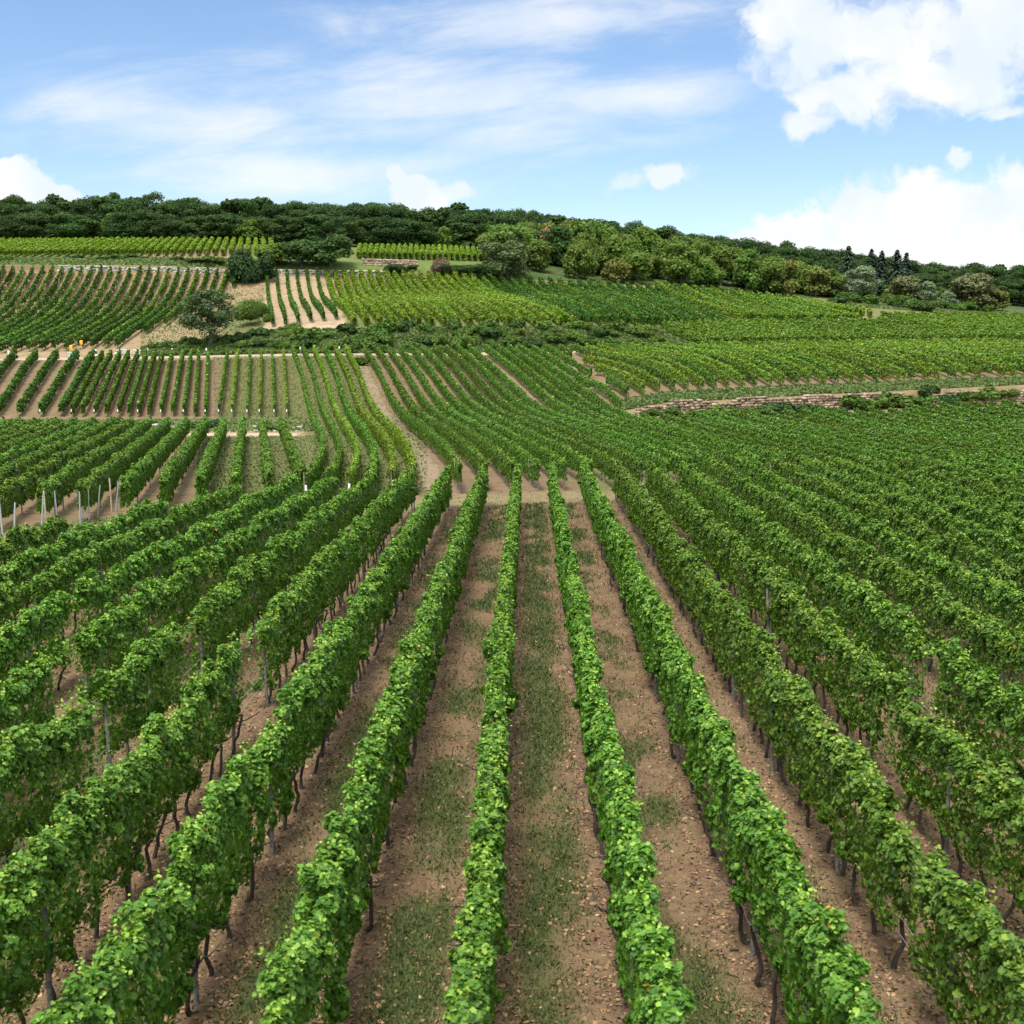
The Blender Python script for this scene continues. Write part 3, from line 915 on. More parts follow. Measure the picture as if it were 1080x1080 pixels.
# ------------------------------------------------------------------ middle slope
GY = [76, 80, 95, 108, 125, 140, 155, 180, 203, 240]
GX = [-4.2, -4.5, -6.2, -8.2, -11.0, -13.8, -16.6, -21.6, -26.9, -35.5]
gcurve = lambda Y: np.interp(Y, GY, GX)
K5 = lambda a: knot(5, a)
for j in range(6):
    xf = lambda Y, j=j: gcurve(Y) - 3.0 - j * (1.25 + .49 * (Y - 80) / 120)
    p = curve_row(xf, lambda X, Y, px, py, a: (Y > knot(1, a) + .6) & (Y < knot(5, a) - 1))
    parts = [(POST_W, along(p, .05)[0], 'post')]
    for d in (.1, 6 + j * 3, 17 + 5 * (j % 3), 34 + 4 * j, 60 + 3 * j):
        parts.append((MARK, along(p, d)[0] + np.array([.1, -.15, .9 if d > 1 else .8]), 'end_marker'))
    simple_row(p, 'long pale vine row on dry grass, %s left of the tan path up the slope' % ordinal(j + 1) if j else
               'long pale vine row with white markers directly left of the tan slope path',
               'long vine rows left of the slope path', VINE_LIGHT if j in (0, 1, 3) else VINE_MID, 1200 + j, .4, 1.85, .17 if j < 3 else .12, parts=parts)
n_m = n_s = 0
for k in range(0, 46):
    xf = lambda Y, k=k: gcurve(Y) + (1.82 * k + .42 * max(0, k - 13)) * (1 + .0009 * (Y - 140)) + (0.9 * np.clip((Y - 128) / 15, 0, 1) if k >= 10 else 0)
    def cond(X, Y, px, py, a, k=k):
        m = (Y > knot(1, a) + .8) & (Y < knot(5, a) - 1.2) & (px < 1260)
        m &= ~((px > 655) & (Y > knot(3, a) - np.where(px < 960, 10, 3)))
        m &= ~((Y > knot(3, a) - 6) & (px > 595 + (py - 373) * 1.05))
        return m
    for q_, p in enumerate(curve_row(xf, cond, ylo=70, every=True) or []):
        L = along(p, 0)[1]
        parts = [(POST_W, along(p, .3)[0], 'post')] if k < 15 else []
        if q_ == 0:
            n_m += 1
            if k < 12: parts.append((POST_T if k % 3 == 0 else POST_W, along(p, 4.6)[0], 'post'))
            if k in (3, 8, 12, 17): parts.append((POST_T, along(p, L * .55)[0], 'post'))
            lab = 'dense vine row of the middle slope, %s right of the tan slope path' % ordinal(n_m)
        else:
            n_s += 1
            lab = 'short vine row left of the tan diagonal path, %s along it' % ordinal(n_s)
        simple_row(p, lab, 'vine rows of the middle slope' if q_ == 0 else 'short vine rows by the diagonal path', VINE_MID if k % 4 else VINE, 1300 + k + 60 * q_,
                   .40, 1.86 if k < 14 else 1.62, .13 if k < 30 else .15, parts=parts, thin=.35)
# earth paths on the slope
for nm, k0, k1, ylo, yhi, wd in (('dirt_path', -1.5, 0, 80, 203, 1.9), ('dirt_path', 9.75, 0, 139, 205, 2.0)):
    Y = np.arange(ylo, yhi, 2.0); X = gcurve(Y) + (k0 if k0 < 0 else 1.82 * k0 * (1 + .0009 * (Y - 140)))
    draped(nm, np.c_[X, Y], wd, PATHM, seed=int(ylo))
q0 = ground_at(594, 374, 150); q1 = ground_at(634, 412, 120)
draped('dirt_path', np.linspace(q0[:2], q1[:2], 12), 1.4, PATHM, seed=33)

# ------------------------------------------------------------------ staked block above the long stone wall
n_r = 0
for k in range(0, 52):
    xb = 1.0 + 1.95 * k
    xf = lambda Y, xb=xb: xb - .20 * (Y - 155)
    def cond(X, Y, px, py, a):
        return (Y > knot(4, a) + 3.6) & (Y < knot(5, a) - .5) & (px > 603 + (py - 373) * 1.05) & (px < 1230)
    p = curve_row(xf, cond, ylo=130)
    if p is None: continue
    n_r += 1
    L = along(p, 0)[1]
    parts = [(POST_THIN, along(p, d)[0], 'post') for d in ([.1, 7.5, 17] if k % 2 == 0 else [.1, 12])if d < L]
    simple_row(p, 'staked vine row above the stone wall, %s right of the diagonal path' % ordinal(n_r),
               'staked vine rows above the stone wall', VINE_LIGHT if k % 3 else VINE_MID, 1500 + k, .3, 1.6, .18, parts=parts, thin=.3)

# ------------------------------------------------------------------ upper left slope
n_u = 0
for k in range(4, -32, -1):
    xf = lambda Y, k=k: -73.3 + .118 * (278 - Y) + 2.1 * k
    def cond(X, Y, px, py, a, k=k):
        low = knot(7, a) + (0.5 if k < -1 else 14 + 9 * (k + 1))
        return (Y > low) & (Y < knot(8, a) - .8) & (px > -150)
    p = curve_row(xf, cond, ylo=190)
    if p is None: continue
    n_u += 1
    simple_row(p, 'dark vine row of the upper left slope, %s left of the dark bush' % ordinal(n_u),
               'vine rows of the upper left slope', VINE_DARK if k % 3 else VINE_MID, 1700 + k, .3, 1.8, .24, thin=.5)


def px_rows(n, top, bot, fn, group, mat, seed, pymin=150, **kw):
    """rows between an upper edge and a lower edge, both given as photo polylines"""
    tp = np.asarray(top, float); bt = np.asarray(bot, float)
    for i in range(n):
        u = i / (n - 1)
        ut = np.linspace(0, 1, len(tp)); ub = np.linspace(0, 1, len(bt))
        a = (np.interp(u, ut, tp[:, 0]), np.interp(u, ut, tp[:, 1])); b = (np.interp(u, ub, bt[:, 0]), np.interp(u, ub, bt[:, 1]))
        p = line_row(ground_at(*b, pymin), ground_at(*a, pymin))
        if fn is None:
            row_foliage(mat[0], p, kw.get('zlo', .3), kw.get('zhi', 1.7), kw.get('hw', .34), seed + i, shoots=False, dens=kw.get('dens', 1), tintoff=kw.get('tintoff', 0))
        else:
            simple_row(p, fn(i), group, mat(i) if callable(mat) else mat, seed + i, **kw)


px_rows(6, [(281, 291), (334, 291)], [(288, 346), (355, 338)], lambda i: 'vine row on bare pinkish soil under a pale wall, %s from the left' % ordinal(i + 1),
        'vine rows on the bare pinkish plot', VINE_DARK, 1800, hw=.22, zlo=.3, zhi=1.75)
px_rows(18, [(345, 291.5), (496, 294)], [(374, 345), (606, 345.5)], lambda i: 'pale green vine row of the light central plot, %s right of the pinkish soil' % ordinal(i + 1),
        'vine rows of the light central plot', lambda i: VINE_LIGHT, 1830, hw=.5, zlo=.2, zhi=1.7)
px_rows(19, [(507, 296), (692, 308)], [(594, 343), (770, 349)], lambda i: 'deep green vine row of the upper central plot, %s right of the light plot' % ordinal(i + 1),
        'vine rows of the deep green upper plot', lambda i: VINE_DARK if i % 4 else VINE_MID, 1860, hw=.36, zlo=.3, zhi=1.8)
px_rows(16, [(692, 304), (838, 319)], [(785, 341), (905, 341)], lambda i: 'vine row of the upper right plot below the woods, %s from the left' % ordinal(i + 1),
        'vine rows of the upper right plot', lambda i: VINE_MID if i % 3 else VINE_LIGHT, 1890, hw=.42, zlo=.3, zhi=1.8)
# everything beyond the three hundred largest rows
far = MB()
px_rows(42, [(-25, 258.5), (285, 257)], [(-75, 272), (288, 270.5)], None, None, (far,), 2000, hw=.42)
px_rows(22, [(380, 264), (505, 267)], [(378, 273.5), (507, 276)], None, None, (far,), 2100, hw=.42)
px_rows(12, [(852, 322.5), (916, 333)], [(800, 320), (918, 336)], None, None, (far,), 2200, hw=.4)
px_rows(34, [(700, 349), (800, 345), (1120, 338)], [(745, 366), (900, 364), (1240, 361)], None, None, (far,), 2300, hw=.45, tintoff=-.42)
px_rows(14, [(930, 336), (1110, 336)], [(1010, 352), (1240, 354)], None, None, (far,), 2400, hw=.45, tintoff=-.3)
o = far.build('distant_vine_rows', VINE_LIGHT); tag(o, 'pale green vine rows packed on the far upper terraces below the woods', 'vine rows', kind='stuff')

# ------------------------------------------------------------------ walls
def stone_wall(pts, hts, label, mat, size=.42, thick=.45, name='stone_wall'):
    pts = np.asarray(pts, float); hts = np.asarray(hts, float)
    L = np.r_[0, np.cumsum(np.linalg.norm(np.diff(pts[:, :2], axis=0), axis=1))]
    o0 = np.array([pts[0, 0], pts[0, 1], gz(pts[0, 0], pts[0, 1])])
    C, S, A, T = [], [], [], []
    s = 0.0
    hmax = hts.max()
    course = 0; z = 0.0
    while z < hmax:
        ch = size * (.5 + .3 * random.random()); s = random.random() * -size
        while s < L[-1]:
            ln = size * (.7 + .9 * random.random())
            c = s + ln / 2
            h = np.interp(c, L, hts) * (.62 + .66 * float(vnoise(np.array([c / 3.1]), np.array([L[-1]]), 5)[0])) + .22 * (random.random() - .5)
            if z < h and 0 < c < L[-1]:
                x = np.interp(c, L, pts[:, 0]); y = np.interp(c, L, pts[:, 1]); i = min(np.searchsorted(L, c) - 1, len(pts) - 2)
                dx, dy = pts[i + 1, :2] - pts[i, :2]; ang = math.atan2(dy, dx)
                gzv = float(gz(x, y - .3))
                C.append((x, y + random.gauss(0, .04), gzv + z + ch / 2 - .05)); S.append((ln * .97, thick, ch * .96)); A.append(ang); T.append(random.random())
            s += ln
        z += ch
    mb = MB(); boxes(mb, np.array(C) - o0, S, np.array(A), .42, tint=T)
    o = mb.build(name, mat, None, o0)
    return tag(o, label, 'wall')


def along_knot(i, p0, p1, n, off=0.0, py=400):
    out = []
    for p in np.linspace(p0, p1, n):
        a = float(pixdir(p, py)[0]); y = float(knot(i, a)) + off
        out.append((a * y, y))
    return np.array(out)


stone_wall(along_knot(3, 668, 950, 26, .05, 432), [.9] + list(np.linspace(1.45, 1.75, 24)) + [1.5], 'long rough tan stone retaining wall below the staked vines', STONE, .5)
stone_wall(along_knot(3, 985, 1240, 16, .05, 415), np.full(16, 1.75), 'tall pale stone wall at the right edge behind shrubs', STONE, .5)
stone_wall(along_knot(8, 62, 250, 20, .1, 283), np.full(20, 1.15), 'low pale terrace wall left of the dark bush', STONEPALE, .6)
stone_wall(along_knot(8, 278, 405, 14, .1, 286), np.full(14, 1.3), 'low pale terrace wall above the pinkish bare plot', STONEPALE, .6)
pp = [ground_at(p, 279.5 + (p - 380) * .03, 270)[:2] for p in np.linspace(383, 440, 6)]
stone_wall(pp, np.full(6, 1.6), 'tan wall under the light green strip beside the brown shrub', CONCRETE, .6, .5, name='terrace_wall')
pp = [ground_at(p, 307.5, 270)[:2] for p in np.linspace(646, 684, 5)]
stone_wall(pp, np.full(5, 1.0), 'short crumbling tan wall above the deep green plot', STONE, .7)
pp = [ground_at(p, 341.0, 270)[:2] for p in np.linspace(846, 915, 7)]
stone_wall(pp, np.full(7, .7), 'low pale wall below the highest right vine plot', STONEPALE, .6)


def rubble(px0, px1, py0, py1, n, label, mat=STONEPALE, smin=.2, smax=.6):
    C, S, A, T = [], [], [], []
    for i in range(n):
        g = ground_at(random.uniform(px0, px1), random.uniform(py0, py1), 100)
        s = random.uniform(smin, smax)
        C.append(g + np.array([0, 0, s * .2])); S.append((s, s * .8, s * .6)); A.append(random.random() * 6); T.append(random.random())
    o0 = np.array(C[0]); mb = MB(); boxes(mb, np.array(C) - o0, S, np.array(A), .4, tint=T)
    o = mb.build('rubble', mat, None, o0); tag(o, label, 'rubble', kind='stuff')


rubble(122, 158, 369.5, 374.5, 170, 'heap of pale broken stones on the road beside the grassy bank')
rubble(150, 186, 446, 452, 40, 'scatter of grey stones on the bank under the brown plot')
rubble(270, 322, 450, 456, 22, 'scatter of stones at the right end of the lower track')
rubble(690, 960, 434, 438, 70, 'fallen stones along the foot of the long stone wall', STONE)

# ------------------------------------------------------------------ trees
def crown_mesh(seed, kind, mat, cards, csize, name='crown'):
    """leaf clumps through a crown about 10 high, 9 wide, resting on z = 0.7"""
    rng = np.random.default_rng(seed); mb = MB()
    nb = {'lone': 34, 'wood': 26, 'round': 18, 'tall': 15, 'open': 20, 'bush': 12}[kind]
    B = []
    for i in range(nb):
        th = rng.random() * 2 * np.pi; u = rng.random()
        if kind == 'lone':
            zc = 2.6 + 6.3 * u; rr = 4.0 * math.sqrt(max(.08, 1 - ((zc - 4.2) / 5.2) ** 2)) * (.3 + .7 * rng.random()); rad = .7 + .7 * rng.random()
        elif kind == 'wood':
            zc = 1.2 + 7.3 * u; rr = 3.3 * math.sqrt(max(.10, 1 - ((zc - 3.4) / 6.0) ** 2)) * (.45 + .55 * rng.random()); rad = .9 + 1.1 * rng.random()
        elif kind == 'round':
            zc = 2.0 + 6.4 * u; rr = 3.0 * math.sqrt(max(.08, 1 - ((zc - 4.6) / 4.6) ** 2)) * (.55 + .45 * rng.random()); rad = 1.35 + .9 * rng.random()
        elif kind == 'tall':
            zc = 1.6 + 7.4 * u; rr = 2.0 * math.sqrt(max(.06, 1 - ((zc - 4.4) / 5.3) ** 2)) * (.5 + .5 * rng.random()); rad = 1.1 + .8 * rng.random()
        elif kind == 'open':
            zc = 3.2 + 5.6 * u; rr = 4.2 * math.sqrt(max(.08, 1 - ((zc - 5.2) / 4.6) ** 2)) * (.35 + .65 * rng.random()); rad = .85 + .75 * rng.random()
        else:
            zc = 1.2 + 5.5 * u; rr = 3.4 * math.sqrt(max(.08, 1 - ((zc - 1.0) / 8.0) ** 2)) * (.4 + .6 * rng.random()); rad = 1.4 + 1.0 * rng.random()
        B.append((rr * math.cos(th), rr * math.sin(th), zc, rad, rng.random()))
    B = np.array(B)
    w_ = B[:, 3] ** 2; pick = rng.choice(nb, cards, p=w_ / w_.sum())
    d = rng.normal(0, 1, (cards, 3)); d /= np.linalg.norm(d, axis=1)[:, None]
    d[:, 2] = np.where(rng.random(cards) < .55, np.abs(d[:, 2]), d[:, 2])
    r = B[pick, 3] * (1.12 - .6 * rng.random(cards) ** 1.4) * (.8 + .4 * vnoise(d[:, 0] * 3 + pick * 7, d[:, 1] * 3 + d[:, 2] * 3, seed))
    pos = B[pick, :3] + d * r[:, None] * np.array([1.05, 1.05, .85])
    pos[:, 2] = np.maximum(pos[:, 2], .35)
    nrm = d + rng.normal(0, .6, (cards, 3)); nrm[:, 2] += .25
    ax = rng.normal(0, 1, (cards, 3)); ax[:, 2] -= .5
    tint = np.clip(.2 + .42 * B[pick, 4] + .22 * rng.normal(0, 1, cards) + .15, 0, 1)
    leaves(mb, pos, nrm, ax, csize * (.6 + .8 * rng.random(cards)), tint, 'fold' if csize < .4 else 'card')
    return mb.mesh(name, mat)


def tree_trunk_mesh(seed, h=5.5, r=.28, limbs=5):
    rng = np.random.default_rng(seed); mb = MB()
    z = np.linspace(-.4, h, 7); p = np.stack([np.cumsum(rng.normal(0, .08, 7)), np.cumsum(rng.normal(0, .08, 7)), z], -1); p[:, :2] -= p[1, :2]
    tube(mb, p, np.linspace(r * 1.25, r * .4, 7), 8)
    for i in range(limbs):
        b0 = p[2 + i % 4]; th = rng.random() * 6.28; ln = 2.0 + 1.4 * rng.random()
        q = np.stack([b0 + np.array([math.cos(th) * ln * t, math.sin(th) * ln * t, ln * .95 * t - .3 * t * t + .1 * rng.normal()]) for t in np.linspace(0, 1, 5)])
        tube(mb, q, np.linspace(r * .5, r * .12, 5), 6)
    return mb.mesh('trunk', TREEBARK)


TT = [tree_trunk_mesh(s) for s in range(4)]


def place_tree(name, crown, p, h, wid, label, group=None, cat='tree', trunk=None, zs=None):
    e = empty(name, p)
    tag(e, label, cat, group)
    c = link('crown', crown, e); t = link('trunk', trunk or random.choice(TT), e)
    a = random.random() * 6.28
    c.rotation_euler = (0, 0, a); c.scale = (wid / 8.6, wid / 8.6, h / 9.6)
    t.scale = (wid / 8.6, wid / 8.6, h / 9.6); t.rotation_euler = (0, 0, a)
    return e


SKYL = [(-200, 210), (0, 208), (60, 210), (95, 208), (118, 202), (145, 205), (200, 208), (300, 211), (380, 210), (430, 216), (480, 220), (540, 222), (600, 227), (660, 234),
        (720, 242), (780, 250), (840, 257), (880, 263), (920, 269), (980, 276), (1010, 277), (1080, 279), (1300, 282)]
skyl = lambda p: float(np.interp(p, [s[0] for s in SKYL], [s[1] for s in SKYL]))


def h_to(px, py, p):
    """height of something standing at p whose top shows at photo row py"""
    _, t = pixdir(px, py)
    return HC + float(t) * p[1] - p[2]


dark_crowns = [crown_mesh(40 + i, 'wood', TREE_DARK if i % 2 else TREE_DEEP, 9000, .36) for i in range(8)] + [crown_mesh(60, 'tall', TREE_DEEP, 3600, .5)]
mid_crowns = [crown_mesh(70 + i, ['round', 'bush', 'tall'][i % 3], TREE_MID, 3400, .55) for i in range(3)]
light_crowns = [crown_mesh(80 + i, ['bush', 'round', 'tall'][i % 3], TREE_LIGHT, 3400, .52) for i in range(4)]
olive_crowns = [crown_mesh(90 + i, ['round', 'bush'][i % 2], TREE_OLIVE, 3200, .52) for i in range(2)]
rr = random.Random(4)
FOREST = 'dark trees of the wood along the ridge'
# front edge, middle and skyline ranks of the wood
for rank, (dy, step, frac) in enumerate(((2.5, 19, .66), (22, 20, .92), (46, 17, 1.0))):
    p = -150
    while p < 1235:
        px = p + rr.uniform(-5, 5)
        a = float(pixdir(px, 300)[0])
        right = px > 560
        y = float(knot(11, a)) + dy * (1 if not right else .9) + rr.uniform(-3, 3)
        if right and rank == 0: y += 8
        g = np.array([a * y, y, float(gz(a * y, y))])
        full = h_to(px, skyl(px), g)
        h = full * frac * rr.uniform(.90, 1.03) if rank < 2 else full + rr.uniform(-1.6, .4)
        if rank == 2 and rr.random() < .10: h += .8
        h = float(np.clip(h, 5, 19))
        cr = rr.choice(dark_crowns)
        lab = ('dark green tree on the front edge of the ridge wood', 'dark green tree deep inside the ridge wood', 'dark green tree on the skyline of the ridge wood')[rank]
        if rank == 0 and not right and rr.random() < .12:
            place_tree('broadleaf_tree', rr.choice(mid_crowns), g, h * .9, rr.uniform(6.5, 8), 'lighter green tree among the dark front edge of the ridge wood', 'lighter trees in the wood edge')
        else:
            place_tree('broadleaf_tree', cr, g, h, rr.uniform(9, 12.5), lab, ('trees on the front edge of the wood', 'trees inside the wood', 'skyline trees of the wood')[rank])
        p += step * rr.uniform(.8, 1.15)
# lighter mixed trees on the slope, right of the middle
MIDTOP = [(510, 243), (560, 235), (610, 234), (660, 240), (700, 247), (760, 259), (820, 273), (880, 288), (930, 302), (1050, 308)]
GR = {'light': 'yellow-green trees on the slope below the wood', 'mid': 'mid green trees on the slope below the wood', 'olive': 'olive trees on the slope below the wood', 'dark': 'deep green trees on the slope below the wood'}
LB = {'light': 'bright yellow-green tree on the slope in front of the ridge wood', 'mid': 'mid green tree on the slope in front of the ridge wood',
      'olive': 'olive brown tinged tree on the slope in front of the ridge wood', 'dark': 'deep green tree standing among lighter trees on the slope'}
used = []
tries = 0
while len(used) < 118 and tries < 9000:
    tries += 1
    px = rr.uniform(520, 900) if len(used) < 104 else rr.uniform(880, 1010)
    a = float(pixdir(px, 300)[0])
    y0 = float(knot(9, a)) + (2 if px > 600 else 9); y1 = float(knot(11, a)) + 20
    if px > 690: y0 += 6 if px < 800 else 9
    if px > 900: y0 = float(knot(10, a)) + 9; y1 = y0 + 20
    y = rr.uniform(y0, y1)
    x = a * y
    if any((x - u)**2 + (y - v)**2 < 4.3**2 for u, v in used): continue
    used.append((x, y))
    g = np.array([x, y, float(gz(x, y))])
    lim = h_to(px, float(np.interp(px, [m[0] for m in MIDTOP], [m[1] for m in MIDTOP])), g)
    h = float(np.clip(min(lim, rr.uniform(6.0, 10.5) + (2.5 if y > y0 + 25 else 0)), 3.5, 12.5))
    kd = rr.choices(['light', 'mid', 'olive', 'dark'], [.46, .32, .12, .10])[0]
    cr = rr.choice({'light': light_crowns, 'mid': mid_crowns, 'olive': olive_crowns, 'dark': dark_crowns}[kd])
    place_tree('broadleaf_tree', cr, g, h, min(rr.uniform(7, 10.5), h * 1.25), LB[kd], GR[kd])

# named trees
g = ground_at(534, 293, 240)
place_tree('broadleaf_tree', crown_mesh(201, 'bush', leaf_mat('tree_leaf_sage', (.034, .072, .018), (.060, .104, .026), (.100, .148, .040), trans=.2), 7000, .36), g, h_to(534, 247, g), 14.5,
           'large bushy olive green tree at the top left corner of the deep green plot', None)
g = at(574, 318)
place_tree('broadleaf_tree', crown_mesh(202, 'tall', TREE_RUST, 3000, .5), g, h_to(574, 240, g), 6.0, 'yellow-brown tree with turning leaves in front of the wood')
silver = crown_mesh(203, 'lone', TREE_SILVER, 6500, .36)
g = at(905, 333); place_tree('willow_tree', silver, g, h_to(905, 281, g), 11.0, 'large silvery willow below the conifers on the slope')
g = at(976, 337); place_tree('willow_tree', silver, g, h_to(976, 297, g), 6.5, 'small silvery willow right of the large one, beside an olive tree')
g = at(1000, 335); place_tree('willow_tree', silver, g, h_to(1000, 308, g), 5.2, 'lowest silvery willow, beside the big olive tree at the right')
bigo = crown_mesh(204, 'round', leaf_mat('tree_leaf_oak', (.050, .072, .022), (.085, .105, .032), (.135, .145, .045), trans=.2), 5200, .42)
g = at(1027, 339); place_tree('broadleaf_tree', bigo, g, h_to(1027, 290, g), 13, 'big rounded olive green tree above the far right vines')
g = at(955, 338); place_tree('broadleaf_tree', bigo, g, h_to(955, 292, g), 9.5, 'rounded olive tree between the two silvery willows')
g = at(1050, 341); place_tree('broadleaf_tree', olive_crowns[0], g, h_to(1050, 306, g), 7.5, 'brownish tree at the right of the big rounded olive tree')
# two dark trees at the end of the high left strip
tdk = crown_mesh(205, 'round', TREE_DEEP, 5000, .42)
for px, py, pt, wd, lab in ((318, 281, 250, 9.5, 'round dark tree left of its larger twin above the pale wall'), (348, 281, 246, 11, 'larger round dark tree at the right end of the high left strip'),
                            (289, 279, 254, 8.0, 'paler rounded tree beside the dark bush at the end of the left strip')):
    g = ground_at(px, py, 260)
    place_tree('broadleaf_tree', tdk if px > 300 else mid_crowns[1], g, h_to(px, pt, g), wd, lab)
# lone tree above the road
lone_trunk = tree_trunk_mesh(77, 5.2, .30, 9)
g = ground_at(222, 366, 190)
place_tree('lone_tree', crown_mesh(206, 'lone', leaf_mat('tree_leaf_walnut', (.026, .056, .014), (.044, .084, .020), (.070, .116, .028), trans=.2), 9000, .28), g, h_to(219, 304, g), 9.8, 'lone spreading green tree with open crown standing on the bank above the road', trunk=lone_trunk)

# conifers
def conifer(px, ytop, ydep, wd, label, seed):
    rng = np.random.default_rng(abs(int(seed)) + 5000)
    g = at(px, ydep); h = h_to(px, ytop, g)
    mb = MB(); pos, nr, ax, sz = [], [], [], []
    nwh = int(h / .30)
    for i in range(nwh):
        z = h * (.10 + .90 * i / nwh); rad0 = wd / 2 * (1 - (z / h)) ** .75 * (.75 + .5 * rng.random()) + .15
        for j in range(10):
            th = rng.random() * 6.28; rad = rad0 * (.55 + .75 * rng.random())
            for t in np.linspace(.15, 1, 7):
                pos.append((math.cos(th) * rad * t, math.sin(th) * rad * t, z - .28 * rad * t * t + .05 * rng.normal()))
                nr.append((math.cos(th) * .4 + .3 * rng.normal(), math.sin(th) * .4 + .3 * rng.normal(), 1)); ax.append((math.cos(th), math.sin(th), -.3)); sz.append(.42 + .2 * rng.random())
    leaves(mb, np.array(pos), np.array(nr), np.array(ax), np.array(sz), np.clip(rng.random(len(pos)), 0, 1), 'fold')
    e = empty('conifer_tree', g); tag(e, label, 'tree')
    mb.build('crown', CONIFER, e)
    m2 = MB(); tube(m2, [(0, 0, -.3), (0, 0, h * .55), (0, 0, h * .98)], [.32, .16, .03], 7); m2.build('trunk', TREEBARK, e)


conifer(894, 259, 352, 9.5, 'broad dark conifer on the skyline, farthest left of the conifers', 1)
conifer(918, 262, 353, 6.8, 'slim dark conifer on the skyline, left one of a close pair', 2)
conifer(929, 264, 355, 7.2, 'slim dark conifer on the skyline, right one of a close pair', 3)
conifer(945, 263, 354, 9.5, 'tall dark conifer on the skyline, broadest at its foot', 4)
conifer(955, 266, 358, 6.5, 'small dark conifer tucked behind the tallest one', 5)


# ------------------------------------------------------------------ shrubs
def shrub_mesh(seed, mat, cards=1500, cs=.30):
    rng = np.random.default_rng(seed); mb = MB(); nb = 8
    B = np.c_[rng.normal(0, .75, nb), rng.normal(0, .55, nb), .25 + .75 * rng.random(nb), .45 + .45 * rng.random(nb), rng.random(nb)]
    pick = rng.integers(0, nb, cards); d = rng.normal(0, 1, (cards, 3)); d /= np.linalg.norm(d, axis=1)[:, None]; d[:, 2] = np.abs(d[:, 2]) * np.where(rng.random(cards) < .8, 1, -.5)
    pos = B[pick, :3] + d * (B[pick, 3] * (1 - .5 * rng.random(cards) ** 1.6))[:, None]; pos[:, 2] = np.maximum(pos[:, 2], .02)
    nrm = d + rng.normal(0, .45, (cards, 3)); nrm[:, 2] += .3
    leaves(mb, pos, nrm, rng.normal(0, 1, (cards, 3)), cs * (.6 + .8 * rng.random(cards)), np.clip(.25 + .4 * B[pick, 4] + .2 * rng.normal(0, 1, cards), 0, 1), 'card')
    return mb.mesh('shrub', mat)


SH = [shrub_mesh(300 + i, [SHRUB, TREE_MID, SHRUB, TREE_DEEP][i % 4]) for i in range(8)]
SHL = [shrub_mesh(320 + i, TREE_LIGHT) for i in range(2)]
SHB = shrub_mesh(330, SHRUB_BROWN, 5000, .11)
BIG = [shrub_mesh(340 + i, m_, 7500, .10) for i, m_ in enumerate((TREE_DEEP, TREE_MID, TREE_LIGHT, TREE_DARK))]


def shrub(me, p, sc, label, group=None, flat=1.0, name='shrub'):
    o = link(name, me, None, p); o.scale = (sc, sc, sc * flat); o.rotation_euler = (0, 0, random.random() * 6.28)
    return tag(o, label, 'shrub', group)


rs = random.Random(12)
for i in range(90):                      # overgrown bank above the road
    px = 165 + (690 - 165) * i / 89 + rs.uniform(-6, 6)
    t = rs.random()
    a = float(pixdir(px, 360)[0]); y = float(knot(6, a)) * (1 - t) + float(knot(7, a)) * t + .3
    g = np.array([a * y, y, float(gz(a * y, y))])
    lightish = rs.random() < (.6 if px > 560 else .2)
    me = rs.choice(SHL) if lightish else rs.choice(SH)
    s = rs.uniform(.6, 1.3) * (.85 if px < 300 else 1.1)
    shrub(me, g, s, 'pale leafy shrub in the overgrown bank above the road' if lightish else 'dark leafy shrub in the overgrown bank above the road',
          'pale shrubs of the overgrown bank' if lightish else 'dark shrubs of the overgrown bank', rs.uniform(.75, 1.1))
g = ground_at(266, 299, 240); shrub(BIG[3], g, 3.5, 'big dark round bush between the two pale terrace walls', flat=1.45, name='bush')
g = ground_at(266, 343, 220); shrub(BIG[1], g, 1.6, 'green bush left of the bare pinkish plot', flat=1.6, name='bush')
g = ground_at(272, 335, 220); shrub(BIG[2], g, 1.4, 'small paler bush touching the bare pinkish plot', flat=1.3, name='bush')
g = ground_at(461, 290, 240); shrub(SHB, g, 2.0, 'reddish brown shrub beside the tan terrace wall', flat=1.15)
g = ground_at(482, 290, 240); shrub(BIG[0], g, 2.4, 'low dark shrub right of the reddish brown one', flat=.6)
g = ground_at(425, 287, 240); shrub(BIG[3], g, 2.4, 'low dark shrub in front of the tan terrace wall', flat=.5)
g = ground_at(505, 292, 240); shrub(BIG[0], g, 2.4, 'low dark shrub left of the large bushy olive tree', flat=.7)
g = ground_at(978, 420, 160); shrub(SH[3], g, 1.05, 'dark round bush on top of the long stone wall', flat=.95, name='bush')
for i, (px, py, s) in enumerate([(712, 439, .9), (755, 439, 1.0), (800, 438, .9), (822, 437, 1.35), (905, 433, 1.5), (930, 431, 1.2), (942, 428, 1.3), (1000, 427, 1.3), (1018, 424, 1.2), (1040, 424, 1.3), (1062, 423, 1.0), (880, 437, .8), (690, 439, .7), (735, 440, .8), (778, 439, .9), (842, 437, 1.0), (862, 437, .9), (955, 430, 1.2), (968, 428, 1.1)]):
    g = ground_at(px, py, 130); shrub(SH[i % 8], g, s, 'dark shrub growing at the foot of the long stone wall', 'shrubs at the foot of the stone wall', .75)
for i, (px, py, s) in enumerate([(122, 448, .9), (160, 449, .8), (90, 449, .7), (218, 452, 1.0), (226, 450, .9), (280, 452, .9), (285, 454, .8), (205, 450, .6)]):
    g = ground_at(px, py, 110); shrub(SH[i % 8], g, s, 'small shrub on the bank between the brown plot and the lower track', 'shrubs on the lower track bank', .6)
